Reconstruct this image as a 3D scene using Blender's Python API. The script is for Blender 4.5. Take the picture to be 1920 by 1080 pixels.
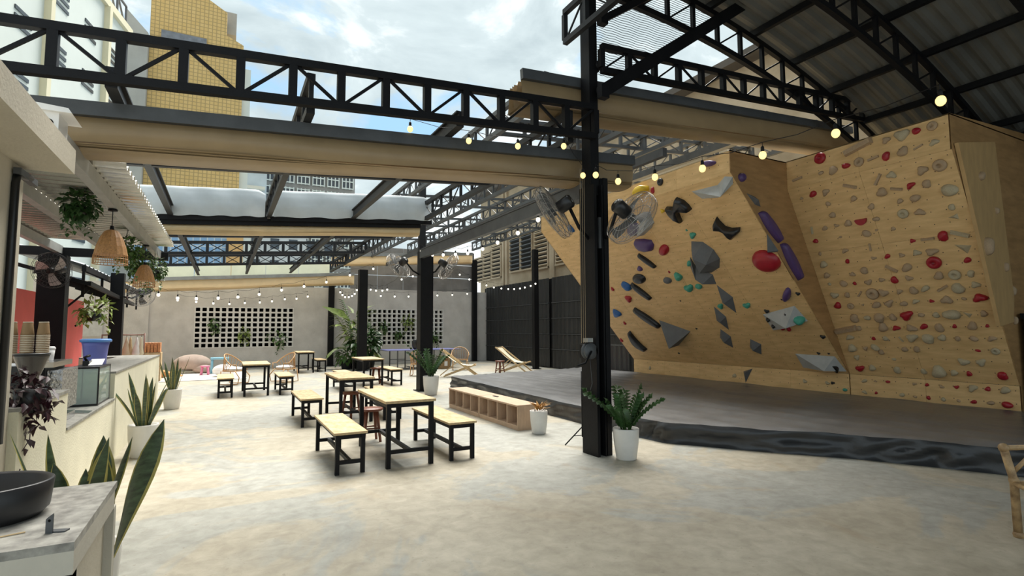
import bpy, math, random
from mathutils import Vector, Matrix
random.seed(7)
for o in list(bpy.data.objects): bpy.data.objects.remove(o)
SC = bpy.context.scene
COL = SC.collection
PI = math.pi
R_ = math.radians

# ---------------------------------------------------------------- camera
F_PX = 1010.0                      # focal length in pixels of a 1920 px wide frame
EYE = 1.58
def _n(v): v = Vector(v); v.normalize(); return v
_dY = _n((-540, -79, F_PX))        # room depth axis, in camera axes (right, up, forward)
_dX = Vector((1890, -68, F_PX)); _dX -= _dX.dot(_dY) * _dY; _dX.normalize()
_dZ = _dX.cross(_dY)
if _dZ.y < 0: _dZ = -_dZ
cam_d = bpy.data.cameras.new('camera'); cam_d.sensor_width = 36.0; cam_d.lens = F_PX / 1920 * 36
cam_d.clip_start = 0.05; cam_d.clip_end = 500
cam = bpy.data.objects.new('camera', cam_d); COL.objects.link(cam)
_right = Vector((_dX.x, _dY.x, _dZ.x)); _up = Vector((_dX.y, _dY.y, _dZ.y)); _fwd = Vector((_dX.z, _dY.z, _dZ.z))
cam.matrix_world = Matrix((( _right.x, _up.x, -_fwd.x, 0), (_right.y, _up.y, -_fwd.y, 0), (_right.z, _up.z, -_fwd.z, EYE), (0, 0, 0, 1)))
SC.camera = cam
CAM = Vector((0, 0, EYE))
def ray(px, py): return _right * (px - 960) + _up * (540 - py) + _fwd * F_PX
def on(px, py, ax, val):           # a measured point of the photograph laid on a real plane of the place
    d = ray(px, py); i = 'XYZ'.index(ax); return CAM + d * ((val - CAM[i]) / d[i])
def ground(px, py, z=0.0): return on(px, py, 'Z', z)

# ---------------------------------------------------------------- sky, sun, exposure
SC.view_settings.view_transform = 'Standard'; SC.view_settings.look = 'None'
SC.view_settings.gamma = 1.0; SC.view_settings.exposure = 1.12
SC.view_settings.use_curve_mapping = False
W = bpy.data.worlds.new('sky'); SC.world = W; W.use_nodes = True
nt = W.node_tree; nt.nodes.clear()
def N(t, kind, **kw):
    n = t.nodes.new(kind)
    for k, v in kw.items(): setattr(n, k, v)
    return n
tc = N(nt, 'ShaderNodeTexCoord')
mp = N(nt, 'ShaderNodeMapping'); mp.inputs['Scale'].default_value = (1.0, 1.0, 1.7); mp.inputs['Location'].default_value = (0.35, 0.1, 0.22)
nt.links.new(tc.outputs['Generated'], mp.inputs['Vector'])
n1 = N(nt, 'ShaderNodeTexNoise'); n1.inputs['Scale'].default_value = 3.2; n1.inputs['Detail'].default_value = 9; n1.inputs['Roughness'].default_value = 0.58; n1.inputs['Distortion'].default_value = 0.35
nt.links.new(mp.outputs[0], n1.inputs['Vector'])
cr = N(nt, 'ShaderNodeValToRGB'); cr.color_ramp.elements[0].position = 0.36; cr.color_ramp.elements[1].position = 0.47
nt.links.new(n1.outputs['Fac'], cr.inputs[0])
n2 = N(nt, 'ShaderNodeTexNoise'); n2.inputs['Scale'].default_value = 4.5; n2.inputs['Detail'].default_value = 8; n2.inputs['Roughness'].default_value = 0.55; n2.inputs['Distortion'].default_value = 0.5
nt.links.new(mp.outputs[0], n2.inputs['Vector'])
cr2 = N(nt, 'ShaderNodeValToRGB')
cr2.color_ramp.elements[0].position = 0.36; cr2.color_ramp.elements[0].color = (0.40, 0.475, 0.50, 1)
cr2.color_ramp.elements[1].position = 0.66; cr2.color_ramp.elements[1].color = (0.93, 0.96, 0.95, 1)
e = cr2.color_ramp.elements.new(0.50); e.color = (0.50, 0.58, 0.60, 1)
nt.links.new(n2.outputs['Fac'], cr2.inputs[0])
mx = N(nt, 'ShaderNodeMixRGB'); mx.inputs[1].default_value = (0.30, 0.50, 0.72, 1)
nt.links.new(cr.outputs[0], mx.inputs[0]); nt.links.new(cr2.outputs[0], mx.inputs[2])
bg = N(nt, 'ShaderNodeBackground'); bg.inputs['Strength'].default_value = 0.71
nt.links.new(mx.outputs[0], bg.inputs['Color'])
wo = N(nt, 'ShaderNodeOutputWorld'); nt.links.new(bg.outputs[0], wo.inputs['Surface'])
sd = bpy.data.lights.new('sun', 'SUN'); sd.energy = 4.4; sd.angle = R_(45); sd.color = (1.0, 0.97, 0.90)
sun = bpy.data.objects.new('sun', sd); COL.objects.link(sun); sun.location = (3, 14, 30)
sun.rotation_euler = Vector((-0.28, -0.42, -1)).to_track_quat('-Z', 'Y').to_euler()

# ---------------------------------------------------------------- materials
MATS = {}
def mat(name, col, rough=0.6, metal=0.0, var=0.12, scale=6.0, bump=0.0, bscale=40.0, spec=0.5, col2=None, stretch=None, emit=0.0, coat=0.0):
    if name in MATS: return MATS[name]
    m = bpy.data.materials.new(name); m.use_nodes = True; t = m.node_tree; b = t.nodes['Principled BSDF']
    b.inputs['Roughness'].default_value = rough; b.inputs['Metallic'].default_value = metal
    b.inputs['Specular IOR Level'].default_value = spec; b.inputs['Coat Weight'].default_value = coat
    c = N(t, 'ShaderNodeTexCoord'); vec = c.outputs['Object']
    if stretch:
        mpp = N(t, 'ShaderNodeMapping'); mpp.inputs['Scale'].default_value = stretch
        t.links.new(vec, mpp.inputs['Vector']); vec = mpp.outputs[0]
    nz = N(t, 'ShaderNodeTexNoise'); nz.inputs['Scale'].default_value = scale; nz.inputs['Detail'].default_value = 6; nz.inputs['Roughness'].default_value = 0.6
    t.links.new(vec, nz.inputs['Vector'])
    rp = N(t, 'ShaderNodeValToRGB')
    a = [max(0, x * (1 - var)) for x in col]; z = [min(1, x * (1 + var)) for x in (col2 or col)]
    rp.color_ramp.elements[0].position = 0.3; rp.color_ramp.elements[0].color = (*a, 1)
    rp.color_ramp.elements[1].position = 0.7; rp.color_ramp.elements[1].color = (*z, 1)
    t.links.new(nz.outputs['Fac'], rp.inputs[0]); t.links.new(rp.outputs[0], b.inputs['Base Color'])
    if bump:
        n2 = N(t, 'ShaderNodeTexNoise'); n2.inputs['Scale'].default_value = bscale; n2.inputs['Detail'].default_value = 4
        t.links.new(vec, n2.inputs['Vector'])
        bp = N(t, 'ShaderNodeBump'); bp.inputs['Strength'].default_value = bump; bp.inputs['Distance'].default_value = 0.02
        t.links.new(n2.outputs['Fac'], bp.inputs['Height']); t.links.new(bp.outputs[0], b.inputs['Normal'])
    if emit:
        t.links.new(rp.outputs[0], b.inputs['Emission Color']); b.inputs['Emission Strength'].default_value = emit
    MATS[name] = m; return m
def clear_mat(name, col=(0.9, 0.93, 0.92), amount=0.75, rough=0.05):
    if name in MATS: return MATS[name]
    m = bpy.data.materials.new(name); m.use_nodes = True; t = m.node_tree
    b = t.nodes['Principled BSDF']; b.inputs['Base Color'].default_value = (*col, 1); b.inputs['Roughness'].default_value = rough
    tr = N(t, 'ShaderNodeBsdfTransparent'); tr.inputs[0].default_value = (*col, 1)
    ms = N(t, 'ShaderNodeMixShader'); ms.inputs[0].default_value = amount
    t.links.new(b.outputs[0], ms.inputs[1]); t.links.new(tr.outputs[0], ms.inputs[2])
    t.links.new(ms.outputs[0], t.nodes['Material Output'].inputs['Surface'])
    MATS[name] = m; return m
def sheer_mat(name, col, trans=0.5, rough=0.6, var=0.1, scale=3):   # cloth or sheet that lets light through
    m = mat(name, col, rough, 0, var, scale); t = m.node_tree; b = t.nodes['Principled BSDF']
    tl = N(t, 'ShaderNodeBsdfTranslucent'); tl.inputs[0].default_value = (*col, 1)
    ms = N(t, 'ShaderNodeMixShader'); ms.inputs[0].default_value = trans
    t.links.new(b.outputs[0], ms.inputs[1]); t.links.new(tl.outputs[0], ms.inputs[2])
    t.links.new(ms.outputs[0], t.nodes['Material Output'].inputs['Surface'])
    return m

black = mat('black painted steel', (0.007, 0.007, 0.008), 0.55, 0.0, 0.25, 4, 0.1, 60, spec=0.2)
dsteel = mat('charcoal painted steel', (0.020, 0.021, 0.023), 0.55, 0.0, 0.25, 3, 0.1, 50, spec=0.3)
gsteel = mat('grey galvanised steel', (0.085, 0.09, 0.095), 0.5, 0.2, 0.2, 4)
lsteel = mat('pale aluminium bar', (0.34, 0.34, 0.32), 0.45, 0.3, 0.15, 4)
concrete_w = mat('grey cement render', (0.56, 0.53, 0.49), 0.9, 0, 0.10, 1.3, 0.25, 30, col2=(0.63, 0.60, 0.56))
cream = mat('cream plaster', (0.74, 0.70, 0.54), 0.85, 0, 0.07, 2.5, 0.2, 60)
beige = mat('beige painted concrete', (0.55, 0.50, 0.40), 0.85, 0, 0.08, 2.0, 0.15, 50)
stonetop = mat('grey terrazzo top', (0.21, 0.20, 0.18), 0.45, 0, 0.35, 14, 0.05, 60, col2=(0.30, 0.29, 0.26))
redwall = mat('coral red paint', (0.84, 0.16, 0.15), 0.7, 0, 0.06, 2)
ply = mat('pale plywood', (0.50, 0.33, 0.15), 0.5, 0, 0.15, 7, 0.05, 60, col2=(0.66, 0.51, 0.29), stretch=(2.4, .8, 1))
plyedge = mat('plywood edge', (0.50, 0.37, 0.20), 0.6, 0, 0.25, 30)
pinkwood = mat('pinkish plywood', (0.52, 0.36, 0.24), 0.55, 0, 0.12, 5, 0.05, 60, stretch=(5, 1, 1))
redwood = mat('reddish brown wood', (0.17, 0.055, 0.028), 0.4, 0, 0.25, 8)
palewood = mat('light beech wood', (0.55, 0.40, 0.22), 0.5, 0, 0.15, 10)
rattan = mat('rattan cane', (0.50, 0.28, 0.11), 0.5, 0, 0.25, 25)
wicker = mat('woven bamboo', (0.42, 0.21, 0.075), 0.55, 0, 0.3, 60)
canvas = mat('cream canvas sling', (0.70, 0.63, 0.46), 0.85, 0, 0.05, 20)
whitecloth = mat('white cotton', (0.80, 0.77, 0.74), 0.9, 0, 0.06, 8)
whitepot = mat('white ceramic pot', (0.72, 0.70, 0.66), 0.4, 0, 0.04, 10)
soil = mat('dark potting soil', (0.03, 0.02, 0.014), 0.95, 0, 0.4, 40)
leafg = mat('dark green leaf', (0.035, 0.085, 0.022), 0.35, 0, 0.45, 7)
leafm = mat('mid green leaf', (0.075, 0.15, 0.03), 0.45, 0, 0.4, 7)
leafy = mat('yellow green leaf', (0.20, 0.27, 0.05), 0.5, 0, 0.35, 9)
leafgold = mat('golden leaf', (0.46, 0.24, 0.06), 0.5, 0, 0.3, 12)
leafp = mat('maroon leaf', (0.045, 0.014, 0.020), 0.4, 0, 0.5, 9)
sansg = mat('snake plant green', (0.045, 0.075, 0.035), 0.4, 0, 0.6, 14, stretch=(1, 1, 3))
sansy = mat('snake plant yellow edge', (0.42, 0.36, 0.10), 0.45, 0, 0.15, 14)
blackplastic = mat('black plastic', (0.014, 0.014, 0.015), 0.35, 0, 0.1, 6)
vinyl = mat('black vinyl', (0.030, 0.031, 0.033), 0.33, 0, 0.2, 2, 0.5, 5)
vinylt = mat('vinyl with painted sheen', (0.125, 0.125, 0.127), 0.33, 0, 0.25, 2, 0.40, 4, spec=0.7)  # black vinyl lightened so its colour carries the sky's reflection
whitep = mat('white plastic', (0.75, 0.75, 0.75), 0.4, 0, 0.03, 5)
bluep = mat('periwinkle blue plastic', (0.15, 0.17, 0.50), 0.4, 0, 0.06, 4)
bluerim = mat('bright blue plastic', (0.10, 0.26, 0.62), 0.4, 0, 0.06, 4)
skyp = mat('sky blue plastic', (0.28, 0.58, 0.72), 0.4, 0, 0.05, 4)
pinkp = mat('pink plastic', (0.75, 0.22, 0.36), 0.4, 0, 0.05, 4)
kraft = mat('kraft paper', (0.30, 0.19, 0.09), 0.7, 0, 0.1, 20)
beanc = mat('dusty pink fabric', (0.52, 0.40, 0.33), 0.9, 0, 0.1, 6)
rug = mat('pale rug', (0.70, 0.67, 0.62), 0.95, 0, 0.06, 30)
chrome = mat('polished steel', (0.55, 0.55, 0.55), 0.2, 1.0, 0.05, 4)
crumpled = mat('crumpled foil', (0.55, 0.55, 0.56), 0.25, 0.9, 0.15, 30, 1.0, 22)
def bulbmat(n, s): return mat(n, (0.9, 0.66, 0.25), 0.3, 0, 0.02, 4, emit=s)
bulb_warm = bulbmat('warm bulb glass', 0.75)
bulb_pale = mat('pale bulb glass', (1.0, 0.93, 0.80), 0.3, 0, 0.02, 4, emit=0.75)
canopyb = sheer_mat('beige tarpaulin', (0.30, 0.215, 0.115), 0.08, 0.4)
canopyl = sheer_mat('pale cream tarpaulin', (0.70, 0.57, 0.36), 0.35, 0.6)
tarpg = sheer_mat('blue grey tarpaulin', (0.56, 0.61, 0.64), 0.25, 0.6)
polyc = sheer_mat('pale polycarbonate sheet', (0.66, 0.68, 0.52), 0.4, 0.4, 0.15, 1.5)
zinc = mat('shiny ribbed roofing', (0.62, 0.60, 0.54), 0.22, 0.75, 0.2, 1.5, 0.15, 6)
glass = clear_mat('clear glass', (0.82, 0.88, 0.84), 0.72, 0.03)
film = clear_mat('clear plastic wrap', (0.90, 0.88, 0.85), 0.93, 0.12)

# ---------------------------------------------------------------- mesh building
class MB:
    def __init__(s): s.v = []; s.f = []; s.m = []; s.cm = 0
    def add(s, vs, fs):
        k = len(s.v); s.v += [tuple(x) for x in vs]; s.f += [tuple(i + k for i in f) for f in fs]; s.m += [s.cm] * len(fs); return s
    def box(s, a, b):
        (x0, y0, z0), (x1, y1, z1) = a, b
        return s.add([(x0,y0,z0),(x1,y0,z0),(x1,y1,z0),(x0,y1,z0),(x0,y0,z1),(x1,y0,z1),(x1,y1,z1),(x0,y1,z1)],
                     [(0,3,2,1),(4,5,6,7),(0,1,5,4),(1,2,6,5),(2,3,7,6),(3,0,4,7)])
    def bar(s, p, q, w, h, up=(0, 0, 1)):
        p, q = Vector(p), Vector(q); d = (q - p).normalized(); u = Vector(up)
        if abs(d.dot(u)) > 0.99: u = Vector((0, 1, 0)) if abs(d.y) < .9 else Vector((1, 0, 0))
        r = d.cross(u).normalized(); u = r.cross(d).normalized()
        a = [e + r * (sx * w / 2) + u * (sz * h / 2) for e in (p, q) for sx, sz in ((-1,-1),(1,-1),(1,1),(-1,1))]
        return s.add(a, [(0,1,2,3),(7,6,5,4),(0,4,5,1),(1,5,6,2),(2,6,7,3),(3,7,4,0)])
    def tube(s, pts, r, n=6, close=False, cap=True):
        pts = [Vector(p) for p in pts]; k = len(s.v); m = len(pts); rs = r if isinstance(r, (list, tuple)) else [r] * m
        ref = None
        for i, p in enumerate(pts):
            if close: d = (pts[(i + 1) % m] - pts[i - 1])
            else: d = pts[min(i + 1, m - 1)] - pts[max(i - 1, 0)]
            d = d.normalized() if d.length > 1e-9 else Vector((0, 0, 1))
            if ref is None: ref = Vector((0, 0, 1)) if abs(d.z) < .9 else Vector((1, 0, 0))
            a = d.cross(ref)
            if a.length < 1e-4: a = d.cross(Vector((0, 1, 0)))
            a.normalize(); b = d.cross(a); ref = -b if False else a.cross(d)
            for j in range(n):
                t = 2 * PI * j / n; s.v.append(tuple(p + (a * math.cos(t) + b * math.sin(t)) * rs[i]))
        for i in range(m if close else m - 1):
            for j in range(n):
                a0 = k + i * n + j; a1 = k + i * n + (j + 1) % n; b0 = k + ((i + 1) % m) * n + j; b1 = k + ((i + 1) % m) * n + (j + 1) % n
                s.f.append((a0, a1, b1, b0)); s.m.append(s.cm)
        if cap and not close:
            s.f.append(tuple(k + j for j in reversed(range(n)))); s.m.append(s.cm)
            s.f.append(tuple(k + (m - 1) * n + j for j in range(n))); s.m.append(s.cm)
        return s
    def lathe(s, prof, n=20, c=(0, 0, 0), flute=0.0, axis='Z'):
        k = len(s.v)
        for i, (r, z) in enumerate(prof):
            for j in range(n):
                t = 2 * PI * j / n; rr = r * (1 + flute * (1 if j % 2 else -1))
                p = (rr * math.cos(t), rr * math.sin(t), z)
                if axis == 'Y': p = (p[0], p[2], p[1])
                if axis == 'X': p = (p[2], p[0], p[1])
                s.v.append((c[0] + p[0], c[1] + p[1], c[2] + p[2]))
        for i in range(len(prof) - 1):
            for j in range(n):
                s.f.append((k+i*n+j, k+i*n+(j+1)%n, k+(i+1)*n+(j+1)%n, k+(i+1)*n+j)); s.m.append(s.cm)
        if prof[0][0] > 1e-6: s.f.append(tuple(k + j for j in reversed(range(n)))); s.m.append(s.cm)
        if prof[-1][0] > 1e-6: s.f.append(tuple(k + (len(prof)-1)*n + j for j in range(n))); s.m.append(s.cm)
        return s
    def prism(s, poly, d):         # polygon of 3-D points pushed along vector d
        n = len(poly); poly = [Vector(p) for p in poly]; d = Vector(d)
        return s.add(poly + [p + d for p in poly], [tuple(reversed(range(n))), tuple(range(n, 2*n))] + [(i, (i+1)%n, (i+1)%n+n, i+n) for i in range(n)])
    def grid(s, fn, nu, nv, flip=False):
        k = len(s.v)
        for i in range(nu + 1):
            for j in range(nv + 1): s.v.append(tuple(fn(i / nu, j / nv)))
        for i in range(nu):
            for j in range(nv):
                q = (k+i*(nv+1)+j, k+(i+1)*(nv+1)+j, k+(i+1)*(nv+1)+j+1, k+i*(nv+1)+j+1)
                s.f.append(tuple(reversed(q)) if flip else q); s.m.append(s.cm)
        return s
    def blob(s, c, r, nu=10, nv=7, fn=None):
        k = len(s.v)
        for i in range(nv + 1):
            for j in range(nu):
                th = PI * i / nv; ph = 2 * PI * j / nu
                q = Vector((math.sin(th) * math.cos(ph), math.sin(th) * math.sin(ph), math.cos(th)))
                g = fn(q) if fn else 1.0
                s.v.append((c[0] + q.x*r[0]*g, c[1] + q.y*r[1]*g, c[2] + q.z*r[2]*g))
        for i in range(nv):
            for j in range(nu):
                s.f.append((k+i*nu+j, k+(i+1)*nu+j, k+(i+1)*nu+(j+1)%nu, k+i*nu+(j+1)%nu)); s.m.append(s.cm)
        return s
    def mesh(s, name, mats, smooth=False):
        me = bpy.data.meshes.new(name); me.from_pydata(s.v, [], s.f)
        mats = mats if isinstance(mats, (list, tuple)) else [mats]
        for m in mats: me.materials.append(m)
        if len(mats) > 1: me.polygons.foreach_set('material_index', s.m)
        if smooth: me.polygons.foreach_set('use_smooth', [True] * len(me.polygons))
        me.update(); return me
    def build(s, name, mats, parent=None, smooth=False, loc=None, rot=None):
        return link(name, s.mesh(name, mats, smooth), parent, loc, rot)
def link(name, me, parent=None, loc=None, rot=None):
    o = bpy.data.objects.new(name, me); COL.objects.link(o)
    if parent: o.parent = parent
    if loc is not None: o.location = loc
    if rot is not None: o.rotation_euler = rot
    return o
def tag(o, label, cat, group=None, kind=None):
    o['label'] = label; o['category'] = cat
    if group: o['group'] = group
    if kind: o['kind'] = kind
    return o
def thing(name, label, cat, loc=(0, 0, 0), rz=0.0, group=None):
    o = bpy.data.objects.new(name, None); COL.objects.link(o); o.empty_display_size = 0.1
    o.location = loc; o.rotation_euler = (0, 0, rz); return tag(o, label, cat, group)
def struct(name, mb, m, parent=None, smooth=False):
    o = mb.build(name, m, parent, smooth)
    if not parent: o['kind'] = 'structure'
    return o
def copy_tree(o, loc=None, rz=None, label=None, group=None, parent=None):
    c = o.copy(); COL.objects.link(c); c.parent = parent
    if loc is not None: c.location = loc
    if rz is not None: c.rotation_euler = (0, 0, rz)
    if label: c['label'] = label
    if group: c['group'] = group
    for ch in list(o.children): copy_tree(ch, parent=c)
    return c
_BAR = {}
def barobj(name, p, q, w, h, m, parent=None, up=(0, 0, 1)):   # straight member, mesh shared between equal ones
    p, q = Vector(p), Vector(q); d = q - p; L = d.length; key = (round(L, 3), w, h, m.name)
    if key not in _BAR:
        _BAR[key] = MB().box((-L/2, -w/2, -h/2), (L/2, w/2, h/2)).mesh(name, m)
    o = link(name, _BAR[key], parent); d.normalize(); u = Vector(up)
    if abs(d.dot(u)) > .99: u = Vector((0, 1, 0))
    y = u.cross(d).normalized(); z = d.cross(y)
    M = Matrix.Translation((p + q) / 2) @ Matrix((d, y, z)).transposed().to_4x4()
    o.matrix_local = M; return o
def truss(name, label, p0, p1, height, n, cw=0.09, vw=0.06, dw=0.035, m=None, group=None, flip=0, cross=False, dbl=()):
    m = m or dsteel; p0, p1 = Vector(p0), Vector(p1); t = thing(name, label, 'truss', p0, 0, group); v = p1 - p0; H = Vector((0, 0, height))
    barobj('bottom_chord', (0,0,0), v, cw, cw, m, t); barobj('top_chord', H, v + H, cw, cw, m, t)
    for i in range(n + 1):
        a = v * (i / n); barobj('vertical', a + Vector((0,0,cw/2)), a + H - Vector((0,0,cw/2)), vw, vw, m, t)
        if i < n:
            b = v * ((i + 1) / n)
            if (i + flip) % 2: barobj('diagonal', a + H, b, dw, dw, m, t)
            else: barobj('diagonal', a, b + H, dw, dw, m, t)
            if cross: barobj('diagonal', a + H if not (i + flip) % 2 else a, b if not (i + flip) % 2 else b + H, dw, dw, m, t)
    return t

# ================================================================ THE SETTING
YB = 24.7                                                           # back wall
# ---- floor
def floor_mat():
    m = bpy.data.materials.new('worn cement floor'); m.use_nodes = True; t = m.node_tree; b = t.nodes['Principled BSDF']
    c = N(t, 'ShaderNodeTexCoord'); v = c.outputs['Object']
    def nz(sc, det, dist=0.0, st=(1, 1, 1)):
        q = N(t, 'ShaderNodeMapping'); q.inputs['Scale'].default_value = st; t.links.new(v, q.inputs['Vector'])
        n = N(t, 'ShaderNodeTexNoise'); n.inputs['Scale'].default_value = sc; n.inputs['Detail'].default_value = det; n.inputs['Distortion'].default_value = dist; n.inputs['Roughness'].default_value = 0.62
        t.links.new(q.outputs[0], n.inputs['Vector']); return n.outputs['Fac']
    def ramp(src, a, z, ca, cz):
        r = N(t, 'ShaderNodeValToRGB'); r.color_ramp.elements[0].position = a; r.color_ramp.elements[1].position = z
        r.color_ramp.elements[0].color = (*ca, 1); r.color_ramp.elements[1].color = (*cz, 1); t.links.new(src, r.inputs[0]); return r.outputs[0]
    def mix(f, a, b_, typ='MIX'):
        x = N(t, 'ShaderNodeMixRGB'); x.blend_type = typ
        for i, s in ((0, f), (1, a), (2, b_)):
            if isinstance(s, (int, float)): x.inputs[i].default_value = s
            elif isinstance(s, tuple): x.inputs[i].default_value = (*s, 1)
            else: t.links.new(s, x.inputs[i])
        return x.outputs[0]
    base = ramp(nz(0.9, 8, 0.4), 0.35, 0.68, (0.40, 0.355, 0.27), (0.50, 0.455, 0.36))
    grey = ramp(nz(3.0, 8, 0.6), 0.3, 0.7, (0.30, 0.31, 0.285), (0.41, 0.415, 0.385))
    m1 = mix(ramp(nz(0.42, 6, 0.9), 0.485, 0.515, (0, 0, 0), (0.75, 0.75, 0.75)), base, grey)
    m2 = mix(ramp(nz(0.8, 7, 0.5, (1.6, 0.7, 1)), 0.60, 0.76, (0, 0, 0), (0.55, 0.55, 0.55)), m1, (0.36, 0.25, 0.13))
    m3 = mix(ramp(nz(6, 9, 0.3), 0.32, 0.75, (0.80, 0.80, 0.80), (1.10, 1.10, 1.10)), m2, m2)
    mm = N(t, 'ShaderNodeMixRGB'); mm.blend_type = 'MULTIPLY'; mm.inputs[0].default_value = 1.0
    t.links.new(m2, mm.inputs[1]); t.links.new(ramp(nz(7, 10, 0.4), 0.30, 0.70, (0.70, 0.69, 0.67), (1, 1, 1)), mm.inputs[2])
    m4 = mix(ramp(nz(22, 6), 0.62, 0.70, (0, 0, 0), (0.55, 0.55, 0.55)), mm.outputs[0], (0.22, 0.19, 0.14))
    t.links.new(m4, b.inputs['Base Color'])
    rr = N(t, 'ShaderNodeMapRange'); rr.inputs[3].default_value = 0.38; rr.inputs[4].default_value = 0.75
    t.links.new(nz(0.7, 5, 0.5), rr.inputs[0]); t.links.new(rr.outputs[0], b.inputs['Roughness'])
    bp = N(t, 'ShaderNodeBump'); bp.inputs['Strength'].default_value = 0.25; bp.inputs['Distance'].default_value = 0.01
    t.links.new(nz(14, 6), bp.inputs['Height']); t.links.new(bp.outputs[0], b.inputs['Normal'])
    return m
struct('floor', MB().box((-9, -6, -0.2), (13.0, 27.6, 0.0)), floor_mat())

# ---- back wall with two panels of open screen blocks
L0, L1, Q0, Q1 = -1.05, 2.61, 5.72, 9.37; Z0, Z1 = 0.865, 2.51; TW = 3.42
w = MB()
w.box((-6.0, YB, 0), (L0, YB + .2, TW)); w.box((L0, YB, 0), (L1, YB + .2, Z0)); w.box((L0, YB, Z1), (L1, YB + .2, TW))
w.box((L1, YB, 0), (Q0, YB + .2, TW)); w.box((Q0, YB, 0), (Q1, YB + .2, Z0)); w.box((Q0, YB, Z1), (Q1, YB + .2, TW)); w.box((Q1, YB, 0), (11.7, YB + .2, TW))
w.box((-3.25, YB - .07, 0), (-2.55, YB, TW))
wall_back = struct('wall_back', w, concrete_w)
NC, NR = 16, 8; bw, bh = (L1 - L0) / NC, (Z1 - Z0) / NR
blk = MB()
ow, oh, iw, ih = bw / 2 - .001, bh / 2 - .001, bw * .335, bh * .345
o4 = [(-ow, -oh), (ow, -oh), (ow, oh), (-ow, oh)]; i4 = [(-iw, -ih), (iw, -ih), (iw, ih), (-iw, ih)]
blk.v = [(x, y, z) for y in (0.0, 0.19) for (x, z) in o4 + i4]
for k in range(4):
    a, b_ = k, (k + 1) % 4
    blk.f += [(a, b_, b_ + 4, a + 4), (a + 8, a + 12, b_ + 12, b_ + 8), (a + 4, b_ + 4, b_ + 12, a + 12), (a, a + 8, b_ + 8, b_)]
blk.m = [0] * len(blk.f)
blockm = mat('pale screen block', (0.74, 0.72, 0.68), 0.9, 0, 0.08, 6, 0.2, 60)
bme = blk.mesh('screen_block', blockm)
for x0 in (L0, Q0):
    for i in range(NC):
        for j in range(NR): link('screen_block', bme, wall_back, (x0 + bw * (i + .5), YB - .006, Z0 + bh * (j + .5)))
dark = mat('painted room darkness', (0.05, 0.05, 0.05), 0.9, 0, 0.2, 3)  # darkness of the interior behind the blocks is put into this colour
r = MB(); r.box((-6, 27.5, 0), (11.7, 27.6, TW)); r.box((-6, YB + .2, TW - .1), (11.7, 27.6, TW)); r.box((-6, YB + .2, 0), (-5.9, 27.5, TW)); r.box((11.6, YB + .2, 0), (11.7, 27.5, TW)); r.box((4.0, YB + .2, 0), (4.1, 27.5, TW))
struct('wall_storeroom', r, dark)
mpan = mat('dull sheet metal', (0.25, 0.24, 0.23), 0.45, 0.3, 0.25, 1.5)
for i in range(5):
    for j in range(3):
        xa = 4.95 + i * 1.22
        MB().box((xa, YB + .03, TW + .004 + j * .66), (xa + 1.205, YB + .07, TW + j * .66 + .645)).build('metal_panel', mpan, wall_back)
# ---- right boundary: black ribbed fence
XF = 11.65
fence_m = mat('black ribbed sheet', (0.016, 0.017, 0.018), 0.5, 0.0, 0.35, 1.3)
wr = MB().box((XF + .06, -4, 0), (XF + .1, 24.9, 3.62)); wall_right = struct('wall_right', wr, black)
rows = [(0.04, 0.73), (0.79, 1.33), (1.39, 1.96), (2.02, 2.59), (2.65, 3.64)]
bays = [(18.62, 24.6), (12.45, 18.40), (6.4, 12.25), (0.2, 6.2)]
cache = {}
for (ya, yb) in bays:
    for (za, zb) in rows:
        key = (round(yb - ya, 2), round(zb - za, 2))
        if key not in cache:
            n = int((yb - ya) / .075); prof = [(i * (yb - ya) / n, -.022 if i % 4 in (1, 2) else 0.0) for i in range(n + 1)]
            cache[key] = MB().grid(lambda u, v: (prof[int(round(u * n))][1], prof[int(round(u * n))][0], v * (zb - za)), n, 1).mesh('fence_panel', fence_m)
        link('fence_panel', cache[key], wall_right, (XF, ya, za))
    for z in (0.76, 1.36, 1.99, 2.62): MB().box((XF - .045, ya, z - .012), (XF + .02, yb, z + .018)).build('fence_rail', gsteel, wall_right)
# ---- left wall, coral red
struct('wall_left', MB().box((-3.8, 9.0, 0), (-3.6, 19.6, 2.42)), redwall)

# ---- barrel roof over the near hall: arches, purlins, ribbed sheet
def arch_z(x): return 6.55 - 0.0322 * (x - 4.0) ** 2
roofm = mat('dull grey roof sheet', (0.15, 0.147, 0.13), 0.6, 0.1, 0.25, 0.8)
AX0, AX1 = 0.4, 11.6  # unseen left edge is placed to let skylight onto the near floor
arch_y = [5.5, 4.05, 2.6, 1.15, -0.3, -1.75]
MB().box((XF - .05, -4, 3.66), (XF + .05, 5.6, 5.2)).build('upper_sheet', mat('dark wall sheet', (.05, .045, .04), .7, 0, .2, 2), wall_right)
ceil = MB().bar((AX1, 5.62, arch_z(AX1) + .05), (AX1, -1.9, arch_z(AX1) + .05), .12, .1); ceiling = struct('ceiling', ceil, black)
ny = 28
sm = MB().grid(lambda u, v: (AX0 + (AX1 - AX0) * u, -1.45 * v, arch_z(AX0 + (AX1 - AX0) * u) + .16 + (.035 if int(round(v * ny)) % 4 in (1, 2) else 0)), 26, ny).mesh('roof_sheet', roofm)
for k in range(8): link('roof_sheet', sm, ceiling, (0, 5.58 - 1.45 * k, 0))  # unseen sheets behind the camera are added to shade the leaning wall
xs_p = [AX0 + .1 + 0.98 * i for i in range(12)]
for x in xs_p: barobj('purlin', (x, 5.58, arch_z(x) + .10), (x, -6.0, arch_z(x) + .10), .07, .10, black, ceiling)
arch0 = None
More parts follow.
